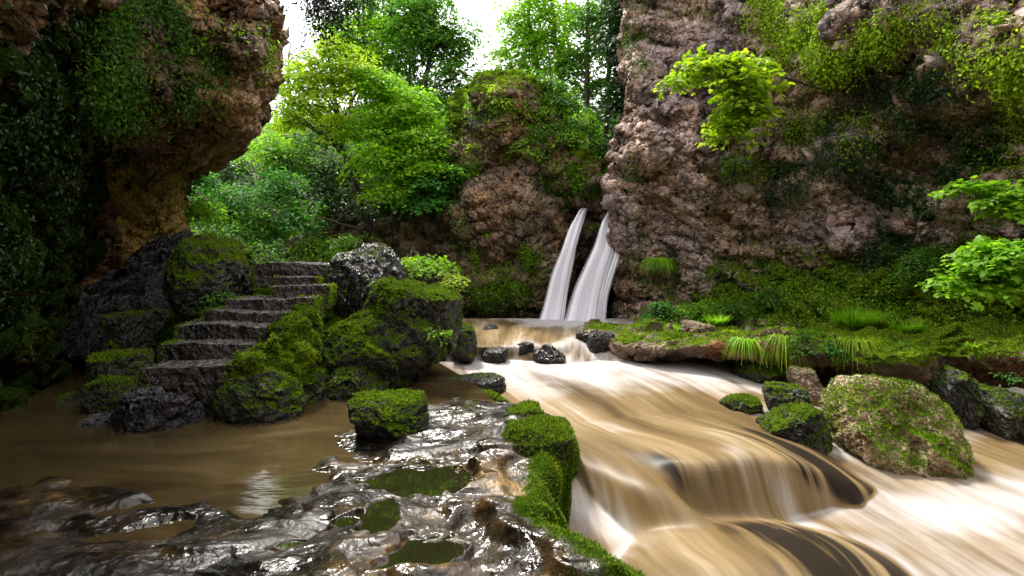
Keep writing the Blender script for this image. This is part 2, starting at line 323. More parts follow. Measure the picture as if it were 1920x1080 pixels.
# ------------------------------------------------------------------ leaves, blades, fuzz
TPL = {
    'rhomb': (np.array([[0, 0, 0], [.45, .27, .06], [1, 0, -.08], [.45, -.27, .06]]), [np.array([[0, 1, 2, 3]])]),
    'blade': (np.array([[0, .5, 0], [1, 0, 0], [0, -.5, 0]]), [np.array([[0, 1, 2]])]),
    'maple': (np.array([[0, 0, 0], [-.08, .36, -.05], [.2, .30, .03], [.34, .58, -.07], [.5, .24, .04], [.72, .26, 0], [1, 0, -.08],
                        [.72, -.26, 0], [.5, -.24, .04], [.34, -.58, -.07], [.2, -.30, .03], [-.08, -.36, -.05]]), [np.array([[0, 1, 2, 3, 4, 5, 6, 7, 8, 9, 10, 11]])]),
}
def unit(a): return a / (np.linalg.norm(a, axis=-1, keepdims=True) + 1e-9)
def leaves(name, C, N, T, S, mat, tpl='rhomb', parent=None, width=None, label=None):
    N = unit(N); T = unit(T - N * (T * N).sum(1, keepdims=True)); B = np.cross(N, T)
    t, fs = TPL[tpl]; k = len(t)
    S = np.broadcast_to(S, (len(C),)).reshape(-1, 1, 1)
    wd_ = 1. if width is None else np.broadcast_to(width, (len(C),)).reshape(-1, 1, 1)
    V = C[:, None, :] + S * (t[None, :, 0:1] * T[:, None] + wd_ * t[None, :, 1:2] * B[:, None] + t[None, :, 2:3] * N[:, None])
    off = (np.arange(len(C)) * k)[:, None, None]
    faces = [(f[None] + off).reshape(-1, f.shape[1]) for f in fs]
    return mesh_np(name, V.reshape(-1, 3), faces, mat, parent, smooth=False)
def rs(seed): return np.random.RandomState(seed)
def sprays(R, centers, rad, nleaf, droop=.3, thick=.08, out=None):
    """flat drooping fans of leaves round each centre -> C, N, T"""
    n = len(centers); c = np.repeat(centers, nleaf, 0); r = np.repeat(np.broadcast_to(rad, (n,)), nleaf)
    u = np.sqrt(R.rand(n * nleaf)); th = R.rand(n * nleaf) * 2 * np.pi
    tilt = np.repeat(R.normal(0, .22, (n, 2)), nleaf, 0)
    if out is not None: tilt = tilt - np.repeat(out[:, :2], nleaf, 0) * .35
    dx, dy = np.cos(th) * u * r, np.sin(th) * u * r
    dz = dx * tilt[:, 0] + dy * tilt[:, 1] - droop * u * u * r + R.normal(0, thick, n * nleaf) * r
    C = c + np.stack([dx, dy, dz], 1)
    N = np.stack([-tilt[:, 0] + .5 * droop * np.cos(th), -tilt[:, 1] + .5 * droop * np.sin(th), np.ones(n * nleaf)], 1) + R.normal(0, .38, (n * nleaf, 3))
    T = np.stack([np.cos(th), np.sin(th), -.3 + 0 * th], 1) + R.normal(0, .5, (n * nleaf, 3))
    return C, N, T
def in_blobs(R, blobs, dens):
    """blobs: (px, py, Y, rx_px, ry_px[, weight]) -> spray centres near the surface of each ellipsoid"""
    out = []; od = []
    for b in blobs:
        px, py, Y, rx, ry = b[:5]; k = b[5] if len(b) > 5 else 1
        n = max(2, int(dens * k * rx * ry / 1000.))
        d = unit(R.normal(0, 1, (n, 3))); rr = R.rand(n, 1) ** .45
        c = P(px, py, Y)[:3]; a = np.array([rx, (rx + ry) * .45, ry]) / F * Y
        out.append(c + d * rr * a); od.append(d)
    return np.concatenate(out), np.concatenate(od)
class Tubes:
    def __init__(s): s.V = []; s.Fc = []; s.n = 0
    def add(s, pts, r0, r1=None, k=6, wob=0., R=None, n=None):
        pts = cat_resample(np.asarray(pts, float), n or max(4, len(pts) * 3)); m_ = len(pts)
        if wob: pts[1:-1] += R.normal(0, wob, (m_ - 2, 3))
        r = np.linspace(r0, r1 if r1 is not None else r0 * .3, m_)
        t = unit(np.gradient(pts, axis=0)); up = np.where(np.abs(t[:, 2:3]) > .9, np.array([[1., 0, 0]]), np.array([[0, 0, 1.]]))
        a = unit(np.cross(t, up)); b = np.cross(t, a)
        th = np.linspace(0, 2 * np.pi, k, endpoint=False)
        V = pts[:, None] + r[:, None, None] * (np.cos(th)[None, :, None] * a[:, None] + np.sin(th)[None, :, None] * b[:, None])
        idx = np.arange(m_ * k).reshape(m_, k); nx = np.roll(idx, -1, 1)
        s.Fc.append((np.stack([idx[:-1], nx[:-1], nx[1:], idx[1:]], -1).reshape(-1, 4)) + s.n)
        s.V.append(V.reshape(-1, 3)); s.n += m_ * k
        return pts, r
    def build(s, name, mat, parent=None): return mesh_np(name, np.concatenate(s.V), np.concatenate(s.Fc), mat, parent)
def fuzz(name, o_or_VF, dens, size, mat, sel, seed=1, parent=None, lean=.8, cap=40000, wid=.35):
    """short moss shoots standing on a mesh where sel(centres, normals) says so"""
    V, Fq = o_or_VF
    a, b, c, d = V[Fq[:, 0]], V[Fq[:, 1]], V[Fq[:, 2]], V[Fq[:, 3]]
    n = np.cross(c - a, d - b); ar = np.linalg.norm(n, axis=1) * .5; n = unit(n); ctr = (a + b + c + d) / 4
    p = ar * np.clip(sel(ctr, n), 0, 1)
    R = rs(seed); cnt = int(min(cap, p.sum() * dens))
    if cnt < 10: return None
    i = R.choice(len(p), cnt, p=p / p.sum())
    u, v = R.rand(cnt, 1), R.rand(cnt, 1)
    C = a[i] * (1 - u) * (1 - v) + b[i] * u * (1 - v) + c[i] * u * v + d[i] * (1 - u) * v
    T = n[i] + R.normal(0, lean, (cnt, 3)) * .6 + np.array([0, 0, .25])
    return leaves(name, C - n[i] * size * .1, R.normal(0, 1, (cnt, 3)), T, size * (.5 + R.rand(cnt)), mat, 'blade', parent, wid)

# ------------------------------------------------------------------ boulders
_cs = {}
def cubesphere(n):
    if n in _cs: return _cs[n]
    l = np.linspace(-1, 1, n); vs = []; fs = []; off = 0
    for ax in range(3):
        for sg in (-1, 1):
            a, b = np.meshgrid(l, l); g = np.zeros((n, n, 3)); g[..., ax] = sg; g[..., (ax + 1) % 3] = a * sg; g[..., (ax + 2) % 3] = b
            vs.append(g.reshape(-1, 3)); fs.append(grid_faces(n, n) + off); off += n * n
    V = np.concatenate(vs); Fq = np.concatenate(fs)
    key = np.round(V, 5); _, first, inv = np.unique(key, axis=0, return_index=True, return_inverse=True)
    inv = inv.ravel(); V = V[first]; Fq = inv[Fq]
    _cs[n] = (V, Fq); return V, Fq
def rock_shape(c, size, seed, box=.45, amp=.12, cuts=7, n=56, rot=0., lean=(0, 0), fr=2.2, fine=.02, rg_=1., roll=0.):
    V, Fq = cubesphere(n)
    sph = unit(np.tan(V * .7)) ; p = sph * (1 - box) + V * box
    R = rs(seed)
    for k in range(cuts):
        d = unit(R.normal(0, 1, 3)); d[2] *= .8; d = unit(d); h = R.uniform(.62, .9); e = p @ d - h
        p = p - np.maximum(e, 0)[:, None] * d * .88
    p = p / np.abs(p).max(0)
    p = p * (1 + amp * fbm(p * fr * .5 + seed * 3.1, 3, seed))[:, None]
    q = p * np.array(size) / 2
    q[:, 0] += lean[0] * q[:, 2]; q[:, 1] += lean[1] * q[:, 2]
    if roll:
        ca, sa = math.cos(roll), math.sin(roll); x = q[:, 0] * ca - q[:, 2] * sa; z = q[:, 0] * sa + q[:, 2] * ca; q[:, 0] = x; q[:, 2] = z
    ca, sa = math.cos(rot), math.sin(rot); x = q[:, 0] * ca - q[:, 1] * sa; y = q[:, 0] * sa + q[:, 1] * ca; q[:, 0] = x; q[:, 1] = y
    s_ = float(np.mean(size)); nrm = unit(sph / np.array(size))
    f1, f2 = worley(q * (3.2 / s_) + seed, seed)
    q = q + nrm * (s_ * rg_ * (.055 * fbm(q * 5 / s_ + seed, 5, seed + 5, .6, True) + .05 * facet(q * (2.6 / s_) + seed, seed + 2, .8)) + fine * fbm(q * 9, 3, seed + 9, .6))[:, None]
    return q + np.array(c)[:3], Fq
def rock(name, label, cx, cy, w, h, Y, d, seed, mat='mossy', box=.45, amp=.12, cuts=7, n=56, rot=0., moss=1.0, fz='mossfuzz_dark', fsz=.026, fthr=.25, group=None, lean=(0, 0), cat='boulder', fr=2.2, sink=0., parent=None, mdens=7500, roll=0., elong=None):
    c = P(cx, cy, Y)[:3]; c[2] -= sink / 2
    size = (w / F * Y, d, h / F * Y + sink)
    if elong: size = (elong[0] / F * Y, d, elong[1] / F * Y)
    V, Fq = rock_shape(c, size, seed, box, amp, cuts, n, rot, lean, fr, roll=roll)
    for _ in range(5):
        X, Z = 960 + V[:, 0] / V[:, 1] * F, HY - (V[:, 2] - CZ) / V[:, 1] * F
        tx0, tx1, ty0, ty1 = cx - w / 2, cx + w / 2, cy - h / 2, cy + h / 2 + sink / Y * F
        m0 = V.mean(0); V[:, 0] = m0[0] + (V[:, 0] - m0[0]) * (tx1 - tx0) / (X.max() - X.min()); V[:, 2] = m0[2] + (V[:, 2] - m0[2]) * (ty1 - ty0) / (Z.max() - Z.min())
        X, Z = 960 + V[:, 0] / V[:, 1] * F, HY - (V[:, 2] - CZ) / V[:, 1] * F
        V[:, 0] += ((tx0 + tx1) - (X.max() + X.min())) / 2 / F * Y; V[:, 2] -= ((ty0 + ty1) - (Z.max() + Z.min())) / 2 / F * Y
    base = np.array([c[0], c[1], V[:, 2].min()])
    wv = np.zeros(len(V))
    o = mesh_np(name, V - base, Fq, MAT[mat], w=wv); o.location = base
    if parent is None: tag(o, label, cat, group)
    else: o.parent = parent; o.location = base - np.array(parent.location); 
    if moss > 0:
        def sel(C, N):
            nn = fbm(C * 1.8 + seed, 4, 3, .6)
            return sstep(N[:, 2] * .75 + nn * 1.35, fthr, fthr + .4)
        f = fuzz('moss', (V - base, Fq), mdens * moss, fsz, MAT[fz], lambda C, N: sel(C + base, N), seed, o)
        if f: f['kind'] = 'stuff'
    return o, V, Fq

# ================================================================== THE SETTING
def st(o): o['kind'] = 'structure'; return o
def rocky(a_big=.35, a_mid=.16, a_fine=.035, sc=.55, seed=0, st_rot=0., st_k=1., ridge=True):
    ca, sa = math.cos(st_rot), math.sin(st_rot)
    def q(p): 
        r = p.copy(); r[:, 0] = p[:, 0] * ca + p[:, 2] * sa; r[:, 2] = (-p[:, 0] * sa + p[:, 2] * ca) * st_k; return r
    def d1(p, w): return a_big * (fbm(q(p) * sc, 6, seed, .52, ridge) - .15)
    def d2(p, w):
        wp = np.stack([fbm(p * .9 + 9, 3, seed + 20), fbm(p * .9 - 5, 3, seed + 21), fbm(p * .9 + 31, 3, seed + 22)], 1)
        r = q(p) + wp * 1.1
        m1 = sstep(fbm(p * .5, 2, seed + 30), -.3, .15)
        m2 = sstep(fbm(p * .8 + 4, 2, seed + 31), -.25, .25)
        t = r[:, 2] * 1.5 + .6 * pn(p * .7, seed + 6); fr = t - np.floor(t)
        ledge_ = (fr ** 2.2) * sstep(pn(p * .8 + 3, seed + 12), -.3, .3)
        return a_mid * (.8 * m1 * facet(r * sc * np.array([.8, .8, 1.1]), seed + 4, .8) + .28 * m2 * facet(r * sc * 3.2 + 7, seed + 5) + .5 * ledge_ + .30 * fbm(r * sc * 3.2, 6, seed + 13, .62, True))
    def d3(p, w):
        wp = p + .10 * fbm(p * 4, 2, seed + 15)[:, None]
        return a_fine * (fbm(q(p) * 9, 4, seed + 9, .65, True) * 1.5 + .45 * facet(q(wp) * 5., seed + 8))
    return [d1, d2, d3]

# ground far below everything
gs = 160
me = mesh_np('ground', [(-gs, -gs, CZ - 3.6), (gs, -gs, CZ - 3.6), (gs, gs, CZ - 3.6), (-gs, gs, CZ - 3.6)], np.array([[0, 1, 2, 3]]), MAT['soil'], w=np.zeros(4)); st(me)

# left cave wall with its overhanging roof, extended out of view to add shade
rows = [
 [W(3, -14, -2.6), W(-3, -9, -2.6), W(-5.2, -3, -2.6), P(-350, 760, 5.2), P(0, 740, 7.6), P(90, 730, 9.8), P(130, 720, 12), P(230, 690, 13.8), P(300, 670, 14.8), P(335, 660, 15.5), P(345, 640, 19)],
 [W(3, -14, 0), W(-3, -9, 0), W(-5.2, -3, 0), P(-350, 560, 5), P(0, 560, 7.5), P(85, 560, 9.4), P(135, 560, 12), P(230, 560, 13.6), P(295, 560, 14.6), P(330, 560, 15.3), P(345, 560, 19)],
 [W(3, -14, 1.2), W(-3, -9, 1.2), W(-5., -3, 1), P(-350, 430, 4.9), P(0, 430, 7.2), P(85, 430, 8.9), P(150, 430, 11.3), P(225, 430, 13.2), P(290, 430, 14.4), P(317, 430, 15.1), P(335, 430, 19)],
 [W(3, -14, 2.2), W(-3, -9, 2.2), W(-4.8, -3, 1.8), P(-330, 330, 4.8), P(0, 340, 7.0), P(90, 345, 8.4), P(165, 350, 10.4), P(225, 350, 12.3), P(275, 350, 13.6), P(305, 345, 14.6), P(335, 340, 19)],
 [W(3, -14, 3), W(-3, -9, 3), W(-4.5, -3, 2.5), P(-320, 260, 4.7), P(0, 290, 6.8), P(90, 300, 8), P(165, 305, 9.7), P(225, 312, 11.3), P(280, 318, 12.2), P(325, 305, 12.8), P(390, 295, 18)],
 [W(3, -14, 3.6), W(-3, -9, 3.6), W(-4.2, -3, 3), P(-300, 200, 4.6), P(0, 245, 6.6), P(90, 250, 7.6), P(165, 255, 9.1), P(240, 270, 10), P(310, 282, 10.6), P(400, 268, 11.0), P(468, 250, 11.4), P(505, 215, 17)],
 [W(3, -14, 4.2), W(-3, -9, 4.2), W(-3.8, -3, 3.6), P(-280, 130, 4.5), P(0, 190, 6.4), P(90, 190, 7.2), P(168, 180, 8.0), P(250, 195, 8.7), P(340, 215, 9.3), P(425, 212, 9.8), P(484, 200, 10.5), P(505, 180, 16)],
 [W(3, -14, 5), W(-3, -9, 5), W(-3.5, -3, 4.2), P(-250, 60, 4.4), P(0, 100, 6.2), P(90, 100, 7.0), P(180, 100, 7.8), P(260, 105, 8.4), P(350, 110, 9.0), P(440, 112, 9.6), P(518, 105, 10.2), P(522, 110, 16)],
 [W(3, -14, 6), W(-3, -9, 6), W(-3.2, -3, 5), P(-220, -60, 4.4), P(0, 0, 6.1), P(90, 0, 6.9), P(180, 0, 7.9), P(260, 0, 8.7), P(350, 0, 9.4), P(430, 0, 10.0), P(508, 10, 10.8), P(500, 0, 16)],
 [W(3, -14, 8), W(-2.5, -9, 8), W(-2.2, -3, 6), P(150, -330, 4.6), P(170, -260, 6.3), P(230, -230, 7.2), P(290, -210, 8.4), P(330, -190, 9.3), P(370, -170, 10.2), P(410, -140, 11), P(460, -120, 12), P(430, -100, 17)],  # unseen roof above the frame, pulled out overhead to shade the left side
 [W(3, -14, 13), W(-3, -9, 12), W(-3, -3, 11), P(350, -800, 5.5), P(350, -650, 7.5), P(350, -580, 9), P(340, -500, 11), P(260, -450, 12.5), P(320, -400, 14), P(370, -350, 15), P(400, -300, 16), P(380, -300, 20)],
]
for q_ in rows[0]: q_[2] = CZ - 2.9
for k_, r_ in enumerate(rows):
    if 5 <= k_ <= 9:
        for j_ in (8, 9, 10, 11):
            if j_ < len(r_): r_[j_] = P(ppx(r_[j_]) - 26, ppy(r_[j_]) - 12, r_[j_][1])
    for j_ in (3, 4, 5, 6): r_[j_][3] = .85 if k_ < 8 else .4
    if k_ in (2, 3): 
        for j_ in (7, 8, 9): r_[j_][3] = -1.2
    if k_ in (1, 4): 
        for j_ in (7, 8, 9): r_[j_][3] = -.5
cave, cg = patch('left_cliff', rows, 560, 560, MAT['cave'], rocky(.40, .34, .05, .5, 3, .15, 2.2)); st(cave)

# right cliff
def rrow(py, zfix, Ys, pxs, w, back):
    r = [P(pxs[0], py, Ys[0]) if False else P(pxs[0] , py, Ys[0], w)]
    return r
Fx = [1215, 1172, 1185, 1270, 1400, 1550, 1700, 1850, 2000]
rows = [
 [P(1230, 700, 24), P(1185, 660, 18.2), P(1210, 660, 16.4), P(1280, 650, 15.2), P(1400, 650, 13.8), P(1550, 660, 12.2), P(1700, 670, 11), P(1850, 680, 9.8, .6), P(2010, 690, 9.0), W(11, 4, -2), W(10, -3, -2), W(6, -12, -2)],
 [P(1220, 610, 24), P(1172, 605, 18.2), P(1190, 600, 16.8), P(1270, 603, 15.6, .3), P(1400, 606, 14.2, .6), P(1550, 612, 12.8, .8), P(1700, 620, 11.4, 1), P(1850, 625, 10.2, 1.1), P(2010, 630, 9.3, 1), W(11, 4, -1), W(10, -3, -1), W(6, -12, -1)],
 [P(1220, 560, 24), P(1182, 560, 18.2), P(1192, 556, 16.9, .3), P(1270, 560, 16.0, .3), P(1400, 560, 14.9, .65), P(1550, 565, 13.4, .8), P(1700, 560, 12.0, .95), P(1850, 565, 10.8, 1), P(2010, 560, 9.8, .9), W(11.5, 4, -.5), W(10.5, -3, -.5), W(6, -12, -.5)],
 [P(1220, 500, 24), P(1182, 505, 18.2), P(1190, 500, 16.9, .35), P(1270, 500, 16.2, .15), P(1400, 500, 15.2, .45), P(1550, 500, 13.9, .5), P(1700, 500, 12.5, .8), P(1850, 500, 11.2, .85), P(2010, 500, 10.2, .6), W(12, 4, 0), W(11, -3, 0), W(6, -12, 0)],
 [P(1220, 420, 24), P(1168, 430, 18), P(1184, 420, 16.6, .1), P(1270, 420, 16.0), P(1400, 420, 15.3), P(1550, 420, 14.0), P(1700, 420, 12.7, .15), P(1850, 420, 11.4, .35), P(2010, 420, 10.4, .3), W(12.5, 4, 1.5), W(11, -3, 1.5), W(6, -12, 1.5)],
 [P(1220, 320, 24), P(1162, 320, 17.8), P(1180, 320, 16.2), P(1270, 320, 15.7), P(1400, 320, 15.0), P(1550, 320, 13.7), P(1700, 320, 12.5), P(1850, 320, 11.2, .3), P(2010, 320, 10.2, .2), W(12.5, 4, 3), W(11, -3, 3), W(6, -12, 3)],
 [P(1240, 220, 24), P(1192, 220, 18), P(1205, 220, 16.4), P(1280, 220, 15.9), P(1400, 220, 15.0), P(1550, 220, 13.4), P(1700, 220, 12.2, .1), P(1850, 220, 10.9, .25), P(2010, 220, 9.8, .2), W(12, 4, 4.5), W(11, -3, 4.5), W(6, -12, 4.5)],
 [P(1240, 110, 24), P(1190, 110, 18), P(1205, 110, 16.6), P(1280, 110, 16.2), P(1400, 110, 15.0), P(1550, 110, 13.0, .1), P(1700, 110, 11.7, .1), P(1850, 110, 10.4, .2), P(2010, 110, 9.4), W(11.5, 4, 6), W(10.5, -3, 6), W(6, -12, 6)],
 [P(1240, 0, 24), P(1182, 0, 18), P(1198, 0, 16.6), P(1280, 0, 16.1), P(1400, 0, 14.9, .1), P(1550, 0, 12.8, .2), P(1700, 0, 11.5, .2), P(1850, 0, 10.2, .2), P(2010, 0, 9.2), W(11.5, 4, 7), W(10.5, -3, 7), W(6, -12, 7)],
 [P(1220, -200, 24), P(1160, -200, 18), P(1190, -200, 17), P(1280, -200, 16.6), P(1400, -200, 15.6), P(1550, -200, 13.8), P(1700, -200, 12.5), P(1850, -200, 11.2), P(2010, -200, 10.2), W(12.5, 4, 9), W(11.5, -3, 9), W(6, -12, 9)],
 [P(1230, -420, 26), P(1200, -420, 21), P(1240, -420, 20), P(1320, -420, 20), P(1450, -420, 19), P(1600, -420, 18), P(1800, -420, 16), P(2000, -420, 14), P(2200, -420, 13), W(16, 4, 12), W(14, -3, 12), W(6, -12, 12)],
]
for r in rows[1:9]:
    for k in range(3, 9): r[k][3] = r[k][3]
def diag(p, w):
    X = np.where(p[:, 1] > 1, ppx(p), 3000.)
    t = (p[:, 2] - .42 * p[:, 0] + .28 * p[:, 1]) * .42 + .35 * fbm(p * .5, 3, 120); fr = t - np.floor(t)
    return .75 * (fr ** 1.6 - .35) * sstep(fr, 0, .08) * sstep(X, 1380, 1620) * sstep(p[:, 2], CZ - .6, CZ + .8) * (.35 + .65 * sstep(pn(p * .45, 121), -.35, .2))
rcliff, rg = patch('right_cliff', rows, 820, 620, MAT['pink'], [diag] + rocky(.38, .36, .055, .55, 11, -.5, 2.4)); st(rcliff)

# centre cliff with the alcove of the fall
topz = {560: 470, 640: 440, 730: 400, 800: 385, 860: 250, 920: 165, 980: 158, 1040: 290, 1100: 340, 1160: 372, 1230: 360}
cx = [540, 600, 650, 730, 800, 862, 905, 950, 990, 1035, 1085, 1130, 1165, 1235]
cY = [22, 21, 20.3, 19.8, 19.2, 18.2, 17.7, 17.5, 17.6, 18.0, 18.9, 19.2, 19.0, 19.4]
ct = [460, 425, 385, 370, 340, 215, 168, 155, 165, 235, 300, 335, 335, 300]
fr_ = [-.12, 0., .12, .3, .5, .66, .8, .93, 1.0]
rows = []
for k, fv in enumerate(fr_):
    r = []
    for x, y, t in zip(cx, cY, ct):
        py = 606 + (t - 606) * fv
        yy = y
        if 860 < x < 1040:                       # bulge with undercuts
            yy += {0: 1.2, 1: 1.2, 2: .35, 3: -.1, 4: -.2, 5: .75, 6: .15, 7: .1, 8: .5}[k]
        elif x >= 1040 and x < 1190: yy += {0: .9, 1: .9, 2: .8, 3: .6, 4: .3, 5: 0, 6: -.35, 7: -.5, 8: -.5}[k]
        else: yy += .5 * fv
        xs = x + (30 * (fv ** 2) if 860 < x < 900 else 0)
        r.append(P(xs, py, yy, {1: .2, 2: .45, 3: .3, 4: .05, 5: 0, 6: .1, 7: .3, 8: .7}.get(k, 0) * (1 if x > 850 else .5)))
    rows.append(r)
rows.append([P(x, t - 6, y + 1.6, .9) for x, y, t in zip(cx, cY, ct)])
rows.append([P(x, t + 12, y + 5, .9) for x, y, t in zip(cx, cY, ct)])
ccliff, ccg = patch('centre_cliff', rows, 560, 420, MAT['mid'], rocky(.42, .36, .06, .6, 23, .1, 1.6)); st(ccliff)

# forest slope behind
rows = [[P(x, 560, 19.5) for x in (200, 450, 700, 950, 1250)],
        [P(300, 500, 21), P(450, 505, 20.8), P(600, 500, 22), P(950, 500, 24), P(1300, 470, 24)],
        [P(250, 400, 23), P(450, 430, 23.5), P(620, 440, 24), P(950, 330, 24), P(1300, 370, 23.5)],
        [P(250, 300, 26), P(450, 350, 27), P(650, 340, 27), P(950, 270, 26), P(1300, 300, 26)],
        [P(200, 210, 30), P(480, 280, 33), P(700, 250, 33), P(950, 235, 32), P(1350, 230, 31)],
        [P(100, 130, 40), P(480, 235, 44), P(700, 200, 44), P(950, 225, 44), P(1400, 180, 40)],
        [P(0, 110, 60), P(480, 240, 65), P(700, 210, 65), P(950, 240, 65), P(1500, 160, 60)]]
slope, sg = patch('forest_slope', rows, 220, 200, MAT['soil'], [lambda p, w: .7 * fbm(p * .35, 5, 40), lambda p, w: .12 * fbm(p * 2.2, 3, 41)]); st(slope)

# ledge on the right bank, undercut
def lrow(*a): return list(a)
rows = [
 [P(1130, 640, 16, 0), P(1215, 668, 15.4), P(1340, 672, 14.4), P(1450, 676, 13.4), P(1560, 690, 12.2), P(1700, 700, 11.4), P(1790, 705, 11.2), P(1920, 715, 10.6), P(2080, 720, 9.6), W(11.5, 3, -2.3)],
 [P(1118, 638, 13.8), P(1200, 667, 13.3), P(1330, 668, 12.4), P(1450, 672, 11.7), P(1560, 686, 10.9), P(1690, 696, 10.1, .3), P(1790, 700, 10.2), P(1920, 712, 9.6), P(2080, 720, 8.8), W(11, 3, -2.2)],
 [P(1106, 634, 13.2), P(1190, 662, 12.2, .1), P(1330, 662, 11.4, .1), P(1450, 664, 10.8, .2), P(1560, 678, 10.2, .3), P(1690, 700, 9.2, .8), P(1790, 684, 9.5, .3), P(1920, 690, 8.9, .3), P(2080, 700, 8.2), W(10.5, 3, -2)],
 [P(1098, 624, 13.1, .1), P(1185, 648, 12.0, .2), P(1330, 645, 11.2, .3), P(1450, 646, 10.6, .35), P(1560, 655, 10.0, .5), P(1690, 665, 9.1, .9), P(1790, 665, 9.3, .7), P(1920, 668, 8.7, .5), P(2080, 680, 8.1, .4), W(10.5, 3, -1.7)],
 [P(1094, 616, 13.6, .2), P(1180, 630, 12.7, .3), P(1330, 628, 12.2, .35), P(1450, 632, 11.3, .35), P(1560, 636, 10.7, .5), P(1690, 645, 10.0, .8), P(1800, 650, 9.6, .8), P(1930, 652, 9.0, .5), P(2090, 655, 8.5, .4), W(10.8, 3, -1.5)],
 [P(1100, 609, 15.3, .2), P(1190, 612, 15.0, .3), P(1340, 615, 14.0, .4), P(1470, 618, 13.0, .5), P(1570, 618, 12.2, .6), P(1710, 618, 11.2, .9), P(1830, 610, 10.4, .9), P(1960, 610, 9.8, .7), P(2130, 610, 9.2, .5), W(11.4, 3, -1)],
 [P(1130, 604, 18, .2), P(1210, 603, 17.6, .3), P(1370, 604, 16.0, .4), P(1500, 600, 15, .6), P(1600, 596, 13.8, .6), P(1740, 590, 12.4, .8), P(1860, 585, 11.4, .8), P(1990, 580, 10.8, .5), P(2180, 580, 10, .5), W(12, 3, -.6)],
]
ledge, lg = patch('rock_ledge', rows, 760, 260, MAT['ledge'], [lambda p, w: .26 * fbm(p * 1.0, 4, 31, .55), lambda p, w: .14 * facet(p * np.array([1.6, 2.2, 2.2]) + .5 * fbm(p, 2, 30)[:, None], 33), lambda p, w: .03 * fbm(p * 11, 3, 35) + .02 * facet(p * 6, 36)]); st(ledge)

# ------------------------------------------------------------------ water
def sheet(name, rows, nu, nv, mat, disp=None):
    o, g = patch(name, rows[::-1], nu, nv, mat, disp); return st(o), g
V_ = np.array
o = mesh_np('still_pool', [W(-14, -6, -1.921)[:3], W(.2, -6, -1.921)[:3], W(.15, 3.2, -1.921)[:3], W(.12, 6.4, -1.921)[:3], W(-.5, 8.4, -1.921)[:3], W(-1.2, 10, -1.921)[:3], W(-4, 16, -1.921)[:3], W(-14, 16, -1.921)[:3]], np.array([[0, 1, 2, 3, 4, 5, 6, 7]]), MAT['pool']); st(o)
# upper pool, ending at the cascade lip
rows = [[G(820, 597, -1.65), G(900, 597, -1.65, .15), G(1000, 597, -1.65, .9), G(1120, 597, -1.65, 1), G(1170, 597, -1.65, .5), G(1230, 597, -1.65)],
        [G(820, 604, -1.65), G(900, 604, -1.65, .3), G(1000, 605, -1.65, .9), G(1090, 605, -1.65, 1.6), G(1150, 605, -1.65, 1.), G(1230, 605, -1.65)],
        [G(800, 612, -1.65), G(900, 612, -1.65), G(980, 612, -1.65, .5), G(1060, 612, -1.65, .8), G(1130, 612, -1.65, .6), G(1200, 612, -1.65)],
        [G(800, 622, -1.65), G(900, 624, -1.655, -.1), G(980, 624, -1.65, -.1), G(1060, 622, -1.66, .1), G(1110, 622, -1.66, .4), G(1160, 622, -1.65)],
        [G(800, 636, -1.66), G(900, 636, -1.66, .1), G(980, 634, -1.67, .2), G(1060, 634, -1.68, .4), G(1120, 632, -1.68, .8), G(1170, 634, -1.7)],
        [G(810, 645, -1.70), G(900, 650, -1.74, .3), G(980, 648, -1.74, .55), G(1060, 648, -1.76, .7), G(1120, 645, -1.76, .9), G(1180, 648, -1.8)],
        [P(815, 662, 12.5, .4), P(900, 668, 12.45, .25), P(980, 668, 12.4, .4), P(1060, 668, 12.4, .3), P(1120, 667, 12.4, .6), P(1200, 662, 12.7, .7)],
        [P(815, 684, 12.3, .9), P(900, 686, 12.2, .9), P(980, 686, 12.1, .9), P(1060, 686, 12.1, .9), P(1120, 684, 12.2, 1), P(1200, 680, 12.3, .8)]]
def casc(p, w):
    k = np.exp(-((p[:, 1] - 12.7) / .55) ** 2)
    return k * .16 * pn(np.stack([p[:, 0] * 1.7, p[:, 1] * .6, p[:, 2] * .4], 1), 77) + .012 * pn(np.stack([p[:, 0] * 5, p[:, 1] * 2, p[:, 2] * 1], 1), 78)
sheet('upper_pool_water', rows, 260, 200, MAT['stream'], casc)
